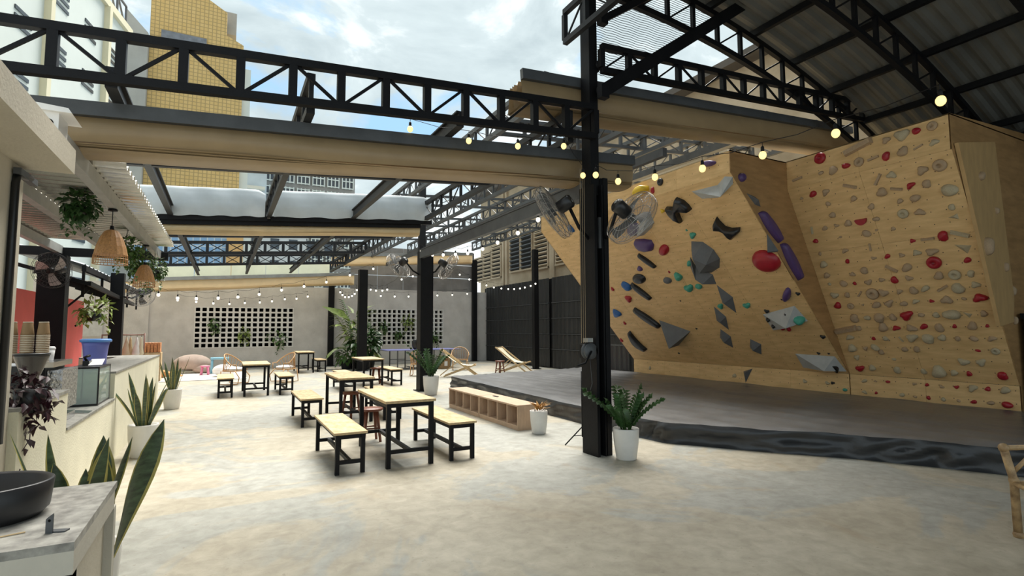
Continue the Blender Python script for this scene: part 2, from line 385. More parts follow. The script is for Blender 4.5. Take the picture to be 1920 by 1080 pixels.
for k, ya in enumerate(arch_y):
    lab = ['black arched truss spanning the open end above the straight tie truss', 'black arched truss next to the open end of the vaulted roof', 'black arched truss third from the open end of the vaulted roof', 'black arched truss fourth from the open end of the vault', 'black arched truss fifth from the open end of the vault', 'black arched truss at the closed end of the vault'][k]
    if arch0: copy_tree(arch0, (0, ya, 0), label=lab); continue
    t = arch0 = thing('arch_truss', lab, 'truss', (0, ya, 0), 0, 'arched roof trusses'); n = 22
    xs = [AX0 + (AX1 - AX0) * i / n for i in range(n + 1)]
    def curve(off, nm):
        mb = MB()
        for a, b_ in zip(xs[:-1], xs[1:]): mb.bar((a, 0, arch_z(a) + off), (b_, 0, arch_z(b_) + off), .07, .08)
        mb.build(nm, black, t)
    curve(0, 'top_chord'); curve(-.48, 'bottom_chord')
    for i, x in enumerate(xs):
        barobj('vertical', (x, 0, arch_z(x) - .45), (x, 0, arch_z(x) - .03), .055, .055, black, t)
        if i < n: barobj('diagonal', (x, 0, arch_z(x) - .46), (xs[i + 1], 0, arch_z(xs[i + 1]) - .03), .025, .025, black, t)

# ---- steel columns
c = thing('steel_column', 'tall black steel column carrying pulleys and fans beside the crash mat', 'column', (4.24, 5.6, 0))
MB().box((-.12, -.12, 0), (-.085, .16, 3.42)).box((-.085, -.02, 0), (-.02, .02, 3.42)).build('web', dsteel, c)
MB().box((-.14, -.14, 0), (-.10, .18, 3.42)).build('flange', black, c); MB().box((-.02, -.14, 0), (.0, .18, 3.42)).build('flange', black, c)
MB().box((.0, -.10, 0), (.09, .20, 3.52)).box((.02, -.13, .0), (.09, -.10, 3.52)).build('side_plate', black, c)
MB().box((-.13, -.07, 3.3), (.0, .12, 7.2)).build('upper_post', black, c)
MB().box((-.055, -.125, 2.6), (-.02, -.09, 3.0)).build('cable_clamp', gsteel, c)
for z in (5.05, 4.7): MB().lathe([(.02, -.06), (.07, -.06), (.05, 0), (.07, .06), (.02, .06)], 12, (.03, -.05, z), axis='Y').build('pulley', black, c, True)
def column(label, x, y, wx, wy, h, neck=None, grp=None, m=None):
    c = thing('steel_column', label, 'column', (x, y, 0), 0, grp); m = m or black
    MB().box((-wx/2, -wy/2, .02), (wx/2, wy/2, h)).build('shaft', m, c); MB().box((-wx/2 - .06, -wy/2 - .06, 0), (wx/2 + .06, wy/2 + .06, .02)).build('base_plate', m, c)
    if neck: MB().box((-neck[0]/2 + neck[2], -neck[0]/2, h), (neck[0]/2 + neck[2], neck[0]/2, neck[1])).build('upper_post', dsteel, c)
column('black steel column beside the potted zamioculcas, with two wall fans', 4.62, 13.5, .34, .30, 3.62, (.16, 5.5, -.1))
column('black steel column rising out of the big palm', 4.72, 21.2, .32, .3, 3.9)
column('flat black steel column standing against the back wall', 4.12, 24.58, .24, .16, 3.5)
column('slim black steel post in front of the ribbed fence near the deck chair', 10.92, 18.5, .2, .2, 4.75)
column('black steel post in the corner where fence and back wall meet', 10.95, 24.5, .22, .2, 5.0)
column('wide black steel column behind the paper cups', -2.87, 13.0, .42, .3, 3.0)
column('black steel column behind the clothes rail', -2.45, 17.0, .28, .26, 3.05)

# ---- steel roof trusses of the court
S_ = .07
def zl(x): return 3.70 + S_ * x                                     # lower roof plane
def zu(x): return 4.60 + S_ * x                                     # upper roof plane
truss('roof_truss', 'deep black truss crossing above the near beige awning', (-2.2, 5.45, zl(-2.2) + .05), (4.13, 5.45, zl(4.13) + .05), .38, 14, .075, .075, .028, black, flip=1)
truss('roof_truss', 'black tie truss under the open arch, right of the tall column', (4.25, 5.45, zu(4.25) + .05), (10.2, 5.45, zu(10.2) + .05), .32, 13, .075, .07, .024, black)
for k, (y, lab) in enumerate(((8.0, 'steel cross truss just behind the near beige awning'), (13.9, 'steel cross truss directly behind the grey tarpaulin'), (17.1, 'steel cross truss second behind the grey tarpaulin'), (20.1, 'steel cross truss in front of the pale end sheets'))):
    truss('roof_truss', lab, (-1.7 - .12 * k, y, zl(-1.7) + .04), (3.9, y, zl(3.9) + .04), .30, 12, .08, .075, .022, dsteel, 'cross trusses of the lower roof', k % 2, k > 0)
for k, y in enumerate((8.0, 11.2, 13.9, 17.1, 20.1)):
    lab = ['steel cross truss of the upper roof behind the tall column', 'steel cross truss of the upper roof above the far fan column', 'steel cross truss of the upper roof over the crash mat end', 'steel cross truss of the upper roof near the slim fence post', 'steel cross truss of the upper roof before the end awning'][k]
    truss('roof_truss', lab, (4.0, y, zu(4.0) + .02), (10.4, y, zu(10.4) + .02), .26, 12, .06, .055, .02, gsteel, 'cross trusses of the upper roof', k % 2)
for x, lab in ((-.91, 'slim steel rafter passing beside the shiny ribbed roofing'), (2.28, 'plain steel rafter between the two long trusses')):
    t = thing('roof_rafter', lab, 'rafter', (x, 5.5, zl(x) + .11), 0, 'plain rafters')
    MB().box((-.045, 0, -.11), (.045, 17.8, -.09)).box((-.012, 0, -.09), (.012, 17.8, .05)).box((-.045, 0, .05), (.045, 17.8, .07)).build('channel', dsteel, t)
for x, y1, lab, z, m in ((.70, 23.3, 'long steel truss dividing the grey tarpaulin in two', zl(.70) + .04, dsteel), (3.85, 23.3, 'long steel truss at the inner edge of the lower roof', zl(3.85) + .04, dsteel),
                   (3.97, 23.3, 'long steel truss of the upper roof above the row of columns', zu(3.97), gsteel), (5.55, 23.3, 'long steel truss of the upper roof next to the row of columns', zu(5.55) - .25, gsteel),
                   (7.15, 23.3, 'long steel truss above the lip of the overhanging climbing wall', zu(7.15) - .1, gsteel), (8.80, 23.3, 'long steel truss over the middle of the climbing wall', zu(8.8), gsteel), (10.3, 23.3, 'long steel truss along the fence side', zu(10.3), gsteel)):
    truss('long_truss', lab, (x, 5.6 if m is dsteel else 6.35, z), (x, y1, z), .34, 34, .08, .045, .018, m, 'long trusses of the court roof')
t = thing('tie_beam', 'thick grey steel beam joining the two fan columns', 'beam', (4.36, 5.7, 3.46), 0)
MB().bar((-.06, .1, 0), (.12, 7.7, .06), .1, .2).build('beam', gsteel, t); MB().bar((-.06, .1, .115), (.12, 7.7, .175), .14, .02).build('flange', gsteel, t)
t = thing('rafter', 'grey steel beam running above the crash mat to the fence side', 'beam', (6.2, 6.35, 4.42), 0, 'plain beams of the upper roof'); MB().bar((0, 0, 0), (0, 16.9, 0), .09, .14).build('beam', gsteel, t)
copy_tree(t, (7.9, 6.35, 4.9), label='grey steel beam running just over the overhanging climbing wall')
t = thing('brace', 'diagonal black steel brace rising from the tall column', 'brace', (4.2, 5.36, 4.62)); barobj('beam', (0, 0, 0), (3.4, -.0, 2.42), .09, .17, black, t)
MB().box((-.06, -.05, -.10), (.06, .05, .06)).build('gusset', black, t)
t = thing('brace', 'short black steel strut from the tall column up to the arch', 'brace', (4.25, 5.42, 5.62)); barobj('beam', (0, 0, 0), (.9, 0, .62), .07, .09, black, t); MB().box((-.05, -.05, -.07), (.06, .05, .09)).build('gusset', black, t)
truss('long_truss', 'short truss end sticking out beside the top of the tall column', (3.95, 5.85, 5.44), (3.95, 2.0, 5.44), .42, 8, .07, .06, .02, dsteel)
net = MB()
for i in range(46):
    z = 4.98 + i * .035; xe = 4.45 + (z - 4.75) / .712 + .0
    pts = [(4.3 + (min(xe, 7.2) - 4.3) * k / 16, 5.62, z + .006 * math.sin(k * 1.9 + i * .4)) for k in range(17)]
    for a, b_ in zip(pts[:-1], pts[1:]): net.bar(a, b_, .004, .006)
tag(net.build('bird_net', gsteel), 'fine bird netting stretched beside the tall column', 'net', kind='stuff')

# ---- awnings: folded canvas bundles hung from the rafters
def awning(name, label, x0, x1, y, zf, drop, folds, m, bar=gsteel, depth=.42, pleat=True):
    t = thing(name, label, 'awning', (x0, y, 0)); Lx = x1 - x0; zt = lambda u: zf(x0 + u * Lx)
    me = MB().bar((0, -.03, zt(0) - .04), (Lx, -.03, zt(1) - .04), .07, .13).build('front_bar', bar, t)
    for k in range(folds):
        yy = k * depth / folds; dz = drop * (0.80 + .20 * math.sin(k * 2.1 + 1)) if k else drop * .86
        if k == folds - 1 or k == folds - 2: dz = drop * (.97 + .03 * (k % 2))
        def fn(u, v, yy=yy, dz=dz, k=k):
            bulge = .035 * math.sin(v * PI) * (1 + .5 * math.sin(u * 5 + k)) + .012 * math.sin(u * 17 + k * 1.7) * v
            return (u * Lx, yy + (bulge if k % 2 else -bulge), zt(u) - .10 - v * dz + .008 * math.sin(u * 11 + k) * v)
        MB().grid(fn, 24, 7).build('canvas_fold', m, t, True)
    # the folded bottom: a stack of thin lips
    for k in range(3):
        def fn(u, v, k=k):
            a = PI * v; return (u * Lx, depth * .5 - math.cos(a) * depth * (.52 - .03 * k), zt(u) - .10 - drop * (.90 + .05 * k) - math.sin(a) * .035 + .01 * math.sin(u * 9 + k))
        MB().grid(fn, 24, 6).build('bottom_fold', m, t, True)
    return t
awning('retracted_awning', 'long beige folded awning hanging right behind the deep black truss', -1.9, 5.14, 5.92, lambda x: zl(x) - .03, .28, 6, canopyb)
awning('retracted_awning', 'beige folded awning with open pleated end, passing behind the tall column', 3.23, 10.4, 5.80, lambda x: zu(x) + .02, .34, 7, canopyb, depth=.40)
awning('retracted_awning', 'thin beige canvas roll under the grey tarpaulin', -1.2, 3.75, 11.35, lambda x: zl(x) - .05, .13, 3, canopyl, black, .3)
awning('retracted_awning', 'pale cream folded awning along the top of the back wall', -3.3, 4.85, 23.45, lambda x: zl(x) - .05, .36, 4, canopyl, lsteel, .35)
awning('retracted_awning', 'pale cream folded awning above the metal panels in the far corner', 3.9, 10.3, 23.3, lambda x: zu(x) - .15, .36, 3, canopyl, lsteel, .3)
def tarp(label, x0, x1):
    t = thing('tarpaulin_cover', label, 'tarpaulin', (x0, 11.2, 0)); Lx = x1 - x0
    prof = [(.02, -.02), (-.03, .16), (-.02, .34), (.03, .50), (.30, .57), (.62, .52), (.68, .2), (.62, -.02)]
    def fn(u, v):
        i = min(int(v * 7), 6); f = v * 7 - i; y = prof[i][0]*(1-f) + prof[i+1][0]*f; z = prof[i][1]*(1-f) + prof[i+1][1]*f
        e = min(u, 1 - u) * Lx; sq = 1 - max(0, .12 - e) * 1.2
        return (u * Lx, y + .010 * math.sin(u * 23 + z * 9), zl(x0 + u * Lx) + .02 + z * sq + .012 * math.sin(u * 31) * (v < .2))
    MB().grid(fn, 40, 21).build('cover', tarpg, t, True)
    barobj('rail', (-.05, .1, zl(x0) - .03), (Lx + .05, .1, zl(x1) - .03), .1, .09, black, t)
tarp('blue grey tarpaulin bundle beside the shiny ribbed roofing', -1.55, .62); tarp('blue grey tarpaulin bundle ending at the far fan column', .78, 3.95)
t = thing('end_sheet', 'pale translucent end sheets above the back wall awning', 'roofing', (-2.3, 23.75, 0))
for i in range(5):
    xa = i * 1.24; MB().add([(xa, 0, zl(xa - 2.3) - .02), (xa + 1.22, 0, zl(xa - 1.06) - .02), (xa + 1.22, .02, zl(xa - 1.06) + .40), (xa, .02, zl(xa - 2.3) + .40)], [(0, 1, 2, 3)]).build('sheet', polyc, t)
barobj('sill_bar', (-.9, 0, zl(-3.2) - .03), (6.2, 0, zl(3.9) - .03), .08, .06, black, t)

# ================================================================ KIOSK, left
XC = -1.15
p = thing('kiosk_shelter', 'beige concrete pillar and flat canopy of the coffee kiosk', 'shelter', (-1.2, 4.6, 0))
MB().box((-.6, -1.5, 0), (0, 0, 2.64)).build('pillar', beige, p); MB().box((-2.2, -3.2, 2.64), (.27, -.03, 2.805)).build('canopy_slab', beige, p)
MB().tube([(.02, -.22, .9), (.02, -.22, 2.50), (.02, -.2, 2.56), (.04, -.02, 2.585)], .022, 8).build('drain_pipe', blackplastic, p, True)
MB().box((.01, -.24, 2.56), (.05, .10, 2.60)).build('pipe_bracket', gsteel, p)
k = thing('serving_counter', 'cream plastered serving counter with a lower middle ledge', 'counter', (XC, 4.6, 0)); D = .62
MB().box((-D, 0, 0), (0, 1.25, 1.06)).box((-D, 3.5, 0), (0, 8.6, 1.06)).box((-D, 1.25, 0), (0, 3.5, .74)).build('body', cream, k)
MB().box((-D, 0, 1.06), (.01, 1.25, 1.085)).box((-D, 3.5, 1.06), (.01, 8.6, 1.085)).box((-D, 1.25, .74), (.01, 3.5, .765)).build('worktop', stonetop, k)
MB().box((-1.2, 8.0, 0), (-D, 8.6, 1.06)).build('return_wall', cream, k); MB().box((-1.2, 8.0, 1.06), (-D, 8.6, 1.085)).build('return_top', stonetop, k)
MB().box((-2.0, 0.2, 0), (-1.4, 7.0, .86)).build('back_bench', dsteel, k)
# ribbed clear roofing over the kiosk
t = thing('ribbed_roofing', 'shiny ribbed roofing on steel beams over the serving counter', 'roofing', (-.91, 6.36, 3.2)); n = 96
for (xa, xb) in ((-1.02, 0.0), (-2.9, -1.0)):
    MB().grid(lambda u, v: (xa + (xb - xa) * v, u * 5.85, .02 + .036 * math.sin(u * 60 * PI) + (.0 if xb == 0 else .03)), n * 4, 2).build('sheet', zinc, t, True)
for x in (-.32, -1.07, -1.9): barobj('beam', (x, -.9, -.08), (x, 6.7, -.08), .09, .15, lsteel, t)
barobj('cross_beam', (-2.9, 6.72, -.11), (-.15, 6.72, -.11), .12, .16, black, t)
# left-hand side awning over the red wall
t = thing('side_awning', 'dark sloping awning frame on struts along the coral red wall', 'awning', (-3.55, 13.4, 2.40))
MB().add([(0, 0, .5), (1.15, 0, .15), (1.15, 6, -.02), (0, 6, .33)], [(0, 1, 2, 3)]).build('sheet', mat('dark awning sheet', (.05, .05, .05), .5, 0, .2, 2), t)
for i in range(6): barobj('rib', (0, i * 1.2, .46 - .034 * i), (1.15, i * 1.2, .11 - .034 * i), .05, .07, black, t)
barobj('edge_bar', (1.15, 0, .12), (1.15, 6, -.05), .06, .09, black, t); barobj('strut', (.0, 5.0, -.7), (.75, 5.0, .05), .04, .04, black, t); barobj('strut', (0, 2.5, -.6), (.75, 2.5, .2), .04, .04, black, t)
t = thing('lean_to_roof', 'grey corrugated lean-to roof seen beyond the coral red wall', 'roof', (-4.2, 14.5, 2.6))
MB().grid(lambda u, v: (-1.4 + 2.9 * v, u * 8 , 1.35 - .95 * v + .03 * math.sin(u * 120)), 80, 1).build('sheet', mat('weathered roof sheet', (.22, .25, .27), .6, .1, .3, 2), t)
barobj('beam', (1.5, 0, .32), (1.5, 8, .32), .08, .12, black, t)
for i in range(5): barobj('strut', (1.5, i * 2, -.3), (1.5, i * 2, .3), .05, .05, black, t)

# ================================================================ BUILDINGS BEYOND
from mathutils import noise as mnoise
def brickmat(name, c1, c2, mortar, sx, sy, msize=.03):
    m = bpy.data.materials.new(name); m.use_nodes = True; t = m.node_tree; b = t.nodes['Principled BSDF']; b.inputs['Roughness'].default_value = .7
    c = N(t, 'ShaderNodeTexCoord'); sp = N(t, 'ShaderNodeSeparateXYZ'); t.links.new(c.outputs['Object'], sp.inputs[0])
    ad = N(t, 'ShaderNodeMath'); ad.operation = 'ADD'; t.links.new(sp.outputs[0], ad.inputs[0]); t.links.new(sp.outputs[1], ad.inputs[1])
    cb = N(t, 'ShaderNodeCombineXYZ'); t.links.new(ad.outputs[0], cb.inputs[0]); t.links.new(sp.outputs[2], cb.inputs[1])
    k = N(t, 'ShaderNodeTexBrick'); k.offset = 0; k.inputs['Scale'].default_value = 1; k.inputs['Brick Width'].default_value = sx; k.inputs['Row Height'].default_value = sy; k.inputs['Mortar Size'].default_value = msize
    k.inputs['Color1'].default_value = (*c1, 1); k.inputs['Color2'].default_value = (*c2, 1); k.inputs['Mortar'].default_value = (*mortar, 1)
    t.links.new(cb.outputs[0], k.inputs['Vector']); t.links.new(k.outputs['Color'], b.inputs['Base Color']); MATS[name] = m; return m
yel = brickmat('ochre tile cladding', (.56, .37, .13), (.60, .41, .16), (.36, .25, .10), .34, .34, .035)
bluegl = brickmat('blue curtain glass', (.20, .34, .52), (.27, .42, .60), (.50, .55, .58), .45, .7, .04)
whiteb = mat('pale green white paint', (.60, .63, .58), .8, 0, .08, .15); creamb = mat('pale cream paint', (.66, .60, .42), .8, 0, .08, .2)
greyb = mat('bare grey concrete', (.36, .35, .32), .9, 0, .15, .3); paleb = mat('pale grey facade', (.52, .53, .52), .8, 0, .12, .2)
darkw = mat('dark window glass', (.05, .06, .07), .2, 0, .3, 1); orangeb = mat('orange cladding', (.60, .36, .14), .7, 0, .1, .3)
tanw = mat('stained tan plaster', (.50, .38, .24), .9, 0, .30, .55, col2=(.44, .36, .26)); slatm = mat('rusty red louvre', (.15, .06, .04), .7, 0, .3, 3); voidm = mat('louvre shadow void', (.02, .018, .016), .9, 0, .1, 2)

def wx(px, py, Y): q = on(px, py, 'Y', Y); return q.x, q.z
# ochre tiled tower
Y = 55.0; xl, _ = wx(281, 60, Y); xr, zr = wx(457, 86, Y); xm, zm = wx(425, 66, Y); _, zt = wx(425, 24, Y)
b = thing('office_tower', 'ochre yellow tiled tower with one dark window strip', 'building', (xl, Y, 0)); A_ = xr - xl; B_ = xm - xl
MB().prism([(0, 0, 0), (A_, 0, 0), (A_, 0, zr), (B_, 0, zm), (B_, 0, zt), (B_ * .35, 0, zt + 2.2), (0, 0, zt + 6)], (0, 14, 0)).build('wall', yel, b)
wa, za = wx(303, 56, Y); wb_, zb = wx(388, 70, Y)
MB().add([(wa - xl, -.12, za - 1.0), (wb_ - xl, -.12, za - 1.0), (wb_ - xl, -.12, za), (wa - xl, -.12, za)], [(0, 1, 2, 3)]).build('window', mat('grey window strip', (.16, .17, .19), .4, 0, .3, 2), b)
MB().box((B_ * .5, 2, zt - 1), (B_ + .8, 9, zt + 1.2)).build('roof_block', greyb, b); MB().box((A_, .5, 0), (A_ + .7, 6, zr - 2)).build('side_fin', whiteb, b)
xg, zg = wx(236, 12, 54); xh, _ = wx(280, 12, 54)
tag(MB().prism([(xg, 54.2, 0), (xh, 54.2, 0), (xh, 54.2, zg - 1.8), (xg, 54.2, zg)], (0, 9, 0)).build('concrete_shaft', greyb), 'bare concrete shaft attached to the ochre tiled tower', 'building')
# white apartment block, turned a little
far = on(240, 66, 'Y', 48); ang = R_(-12)
b = thing('apartment_block', 'pale white apartment block with rows of louvred windows', 'building', (far.x, far.y, 0), ang); Hh = far.z
MB().box((-12, -22, 0), (0, 0, Hh)).build('wall', whiteb, b)
MB().box((-12.2, -22.1, Hh), (.25, .2, Hh + .5)).build('parapet', creamb, b)
slot = MB()
for k in range(3): slot.box((0, -.75, k * .42), (.06, .75, k * .42 + .2))
sme = slot.mesh('window', darkw)
for i in range(6):
    for j in range(7): link('window', sme, b, (0, -2.2 - i * 3.5, Hh - 3.4 - j * 3.3))
for i in range(3): MB().box((0, -3.9 - i * 7, 2), (.35, -3.5 - i * 7, Hh)).build('pilaster', creamb, b)
st = thing('roof_stair', 'zigzag steel lattice along the roof of the white apartment block', 'frame', (far.x, far.y, Hh + .5), ang)
for i in range(7): barobj('rail', (-.2, -1.5 * i, 0), (-.2, -1.5 * i, 1.7), .12, .12, gsteel, st); barobj('rung', (-.2, -1.5 * i, 0), (-.2, -1.5 * i - 1.5, 1.7), .1, .1, gsteel, st)
barobj('rail', (-.2, 0, 1.7), (-.2, -10.5, 1.7), .12, .12, gsteel, st)
e1 = on(0, 30, 'X', -8.5)
b = thing('low_house', 'cream edged flat house in front of the white apartment block', 'building', (-8.5, 8, 0))
MB().box((-7, 0, 0), (0, 16, e1.z - .9)).build('wall', mat('warm plaster', (.62, .58, .47), .85, 0, .1, .4), b); MB().box((-7.2, -.2, e1.z - .9), (.25, 16.2, e1.z)).build('cornice', creamb, b)
# glass office with sign
Y = 45.0; xl, zt = wx(252, 386, Y); xr, _ = wx(430, 386, Y)
b = thing('glass_office', 'blue glass office block with white roof lettering', 'building', (xl, Y, 0)); MB().box((0, 0, 0), (xr - xl, 5, zt)).build('wall', bluegl, b)
MB().box((xr - xl - .1, -.3, 0), (xr - xl + 1.0, 5, zt + .3)).build('orange_fin', orangeb, b); MB().box((xr - xl + 1.0, -.2, 0), (xr - xl + 1.5, 5, zt + .2)).build('white_fin', whiteb, b)
fc = bpy.data.curves.new('sign', 'FONT'); fc.body = 'ABA'; fc.extrude = .05; fo = bpy.data.objects.new('tmp', fc); COL.objects.link(fo)
sx, sz = wx(385, 425.5, Y - .2); sx2, sz2 = wx(413, 417.5, Y - .2); fc.size = 1.0
bpy.context.view_layer.update(); dg = bpy.context.evaluated_depsgraph_get(); me = bpy.data.meshes.new_from_object(fo.evaluated_get(dg)); me.name = 'sign_lettering'
bpy.data.objects.remove(fo); wd = max(v.co.x for v in me.vertices); hd = max(v.co.y for v in me.vertices)
for v in me.vertices: v.co = Vector((v.co.x / wd * (sx2 - sx), -v.co.z, v.co.y / hd * (sz2 - sz)))
me.materials.clear(); me.materials.append(mat('white sign letters', (.85, .87, .88), .5, 0, .02, 2)); link('sign_lettering', me, b, (sx - xl, -.1, sz))
# gridded block and others
Y = 85.0; xl, zt = wx(498, 262, Y); xr, _ = wx(667, 262, Y)
b = thing('gridded_block', 'grey high-rise with white window grids', 'building', (xl, Y, 0)); wA = xr - xl; MB().box((0, 0, 0), (wA, 14, zt)).build('wall', mat('brown grey facade', (.30, .29, .27), .8, 0, .15, .3), b)
gr = MB(); gw = wA / 6
gr.box((.1, -.2, .3), (gw - .3, -.05, 2.6)); frm = MB()
for q in range(4): frm.box((.1 + q * (gw - .5) / 3, -.4, .2), (.24 + q * (gw - .5) / 3, -.2, 2.7))
for q in range(3): frm.box((.1, -.4, .25 + q * 1.1), (gw - .26, -.2, .4 + q * 1.1))
gm, fm = gr.mesh('window', darkw), frm.mesh('window_grid', whiteb)
for i in range(6):
    for j in range(9):
        f_ = link('window', gm, b, (i * gw, 0, zt - 3.2 - j * 3.1)); link('window_grid', fm, f_)
Y = 78.0; xl, zt = wx(458, 280, Y); xr, _ = wx(502, 280, Y)
b = thing('slim_tower', 'slim blue white balcony tower between ochre tower and gridded high-rise', 'building', (xl, Y, 0)); MB().box((0, 0, 0), (xr - xl, 6, zt)).build('wall', mat('pale blue paint', (.46, .55, .62), .7, 0, .1, .4), b)
for j in range(9): MB().box((.2, -.8, zt - 2.4 - j * 2.9), (xr - xl - .2, 0, zt - 2.0 - j * 2.9)).build('balcony', whiteb, b)
Y = 51.0; xl, zt = wx(455, 428, Y); xr, _ = wx(575, 428, Y)
b = thing('pale_block', 'low pale grey block below the slim balcony tower', 'building', (xl, Y, 0)); MB().box((0, 0, 0), (xr - xl, 3, zt)).build('wall', paleb, b)
for i in range(5):
    for j in range(3): MB().box((.7 + i * 1.5, -.05, zt - 1.6 - j * 1.9), (1.4 + i * 1.5, .02, zt - .7 - j * 1.9)).build('window', darkw, b)
# old tan building beyond the fence
XT = 13.6; ev = on(927, 362, 'X', XT)
b = thing('old_building', 'old stained tan building with louvred windows behind the black fence', 'building', (XT, 2.5, 0)); oy = 2.5
MB().box((0, 0, 0), (6, 27, ev.z)).build('wall', tanw, b); MB().box((-.5, -.2, ev.z), (6, 27.2, ev.z + .22)).build('eave', mat('dark eave board', (.10, .085, .07), .8, 0, .2, 1), b)
def louvre(x0, x1, yt, yb_, kind='louvre_window'):
    a = on(x0, yt, 'X', XT - .03); c_ = on(x1, yt, 'X', XT - .03); z1, z0 = a.z, on((x0 + x1) / 2, yb_, 'X', XT - .03).z; ya, yc = c_.y - oy, a.y - oy
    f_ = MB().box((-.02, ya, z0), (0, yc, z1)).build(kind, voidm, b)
    n = max(4, int((z1 - z0) / .20)); s = MB()
    for q in range(n): zz = z0 + (z1 - z0) * (q + .5) / n; s.bar((-.07, ya, zz), (-.07, yc, zz), .13, .055, (.5, 0, 1))
    s.build('louvre_slats', tanw if kind == 'louvre_window' else gsteel, f_); MB().box((-.1, ya - .05, z0 - .06), (0, ya + .02, z1 + .06)).box((-.1, yc - .02, z0 - .06), (0, yc + .05, z1 + .06)).box((-.1, ya - .05, z1), (0, yc + .05, z1 + .07)).box((-.14, ya - .05, z0 - .08), (0, yc + .05, z0)).build('window_frame', tanw, f_)
for a in ((889, 907, 488, 528), (908, 922, 477, 524), (924, 940, 464, 520), (1004, 1028, 436, 502), (1044, 1062, 468, 494), (1064, 1085, 440, 494)): louvre(*a)
louvre(958, 976, 450, 508, 'glass_louvre'); louvre(978, 998, 443, 504, 'glass_louvre')
for px in (946, 952, 1036, 1040): q = on(px, 480, 'X', XT); MB().box((-.12, q.y - oy - .1, 0), (0, q.y - oy + .1, ev.z)).build('pilaster', tanw, b)
q0 = on(1392, 140, 'X', 19.7); q1 = on(1530, 205, 'X', 19.7)
b = thing('gable_house', 'higher stained tan wall behind the end of the open arch', 'building', (19.7, 3.0, 0))
MB().box((0, 0, 0), (5, q0.y - 3.0, q0.z)).build('wall', tanw, b); MB().box((-.6, -.3, q0.z), (5, q0.y - 2.6, q0.z + .35)).build('eave', mat('dark eave board', (.1, .085, .07)), b)
for i in range(3): MB().box((-.08, .8 + i * 1.6, q0.z - 3.2), (0, 1.6 + i * 1.6, q0.z - 1.2)).build('window', darkw, b)

# ================================================================ CLIMBING WALLS
def climbmat(name, c1, c2):
    m = mat(name, c1, .55, 0, .10, 2.2, .05, 80, col2=c2, stretch=(1, 5, 1)); t = m.node_tree; b = t.nodes['Principled BSDF']
    src = b.inputs['Base Color'].links[0].from_socket; c = N(t, 'ShaderNodeTexCoord'); sp = N(t, 'ShaderNodeSeparateXYZ'); t.links.new(c.outputs['Object'], sp.inputs[0])
    outs = []
    for i in range(2):
        a = N(t, 'ShaderNodeMath'); a.operation = 'PINGPONG'; a.inputs[1].default_value = .1; t.links.new(sp.outputs[i], a.inputs[0])
        p_ = N(t, 'ShaderNodeMath'); p_.operation = 'POWER'; p_.inputs[1].default_value = 2; t.links.new(a.outputs[0], p_.inputs[0]); outs.append(p_.outputs[0])
    s = N(t, 'ShaderNodeMath'); s.operation = 'ADD'; t.links.new(outs[0], s.inputs[0]); t.links.new(outs[1], s.inputs[1])
    l = N(t, 'ShaderNodeMath'); l.operation = 'LESS_THAN'; l.inputs[1].default_value = .008 ** 2; t.links.new(s.outputs[0], l.inputs[0])
    mx = N(t, 'ShaderNodeMixRGB'); mx.inputs[2].default_value = (.10, .06, .03, 1); t.links.new(l.outputs[0], mx.inputs[0]); t.links.new(src, mx.inputs[1]); t.links.new(mx.outputs[0], b.inputs['Base Color']); return m
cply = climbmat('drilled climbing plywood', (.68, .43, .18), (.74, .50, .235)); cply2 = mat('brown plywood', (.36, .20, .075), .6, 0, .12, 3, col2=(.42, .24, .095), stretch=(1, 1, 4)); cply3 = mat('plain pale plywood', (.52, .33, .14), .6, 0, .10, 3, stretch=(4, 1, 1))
class Plane:
    def __init__(s, o, u, v): s.o = Vector(o); s.u = Vector(u).normalized(); v = Vector(v); s.L = v.length; s.v = v.normalized(); s.n = s.u.cross(s.v).normalized()
    def hit(s, px, py): d = ray(px, py); return CAM + d * (s.n.dot(s.o - CAM) / s.n.dot(d))
    def ab(s, px, py): q = s.hit(px, py) - s.o; return q.dot(s.u), q.dot(s.v)
    def mat4(s, p, rot=0.0):
        c, q = math.cos(rot), math.sin(rot); x = s.u * c + s.v * q; y = -s.u * q + s.v * c
        return Matrix.Translation(p) @ Matrix((x, y, s.n)).transposed().to_4x4()
XK = 10.7; YA, YM, YR = 12.45, 6.2, 3.66; ZK = .68
PA = Plane((XK, YA, ZK), (0, -1, 0), (-3.15, 0, 3.54)); PAh = Plane((7.55, YA, 4.22), (0, -1, 0), (0, 0, .40))
PB = Plane((XK, YM, ZK), (0, -1, 0), (-1.65, 0, 3.42)); PBh = Plane((9.05, YM, 4.10), (0, -1, 0), (0, 0, .53))
PK = Plane((XK, YA, .0), (0, -1, 0), (0, 0, ZK)); PS = Plane((7.55, YM, 0), (1, 0, 0), (0, 0, 1)); PC = Plane((9.05, YR, 0), (1, 0, 0), (0, 0, 1))
def panels(parent, P, a0, b0, wtot, htot, nx, nyy, m, name='plywood_panel', inv=None):
    pw, ph = wtot / nx, htot / nyy
    me = MB().box((.0015, .0015, -.018), (pw - .0015, ph - .0015, 0)).mesh(name, m)
    for i in range(nx):
        for j in range(nyy):
            o = link(name, me, parent); o.matrix_local = P.mat4(P.o + P.u * (a0 + i * pw) + P.v * (b0 + j * ph) - parent.location)
wa = thing('climbing_wall', 'steep overhanging plywood climbing wall with large coloured holds', 'climbing wall', (XK, YA, 0))
panels(wa, PA, 0, 0, YA - YM, PA.L, 5, 4, cply); panels(wa, PAh, 0, 0, YA - YM, .40, 5, 1, cply); panels(wa, PK, 0, 0, YA - YM, ZK - .002, 5, 1, cply)
side = [(0, 0, 0), (0, 0, ZK), (-3.15, 0, 4.22), (-3.15, 0, 4.62), (-1.3, 0, 4.62), (.5, 0, 4.62), (.5, 0, 0)]
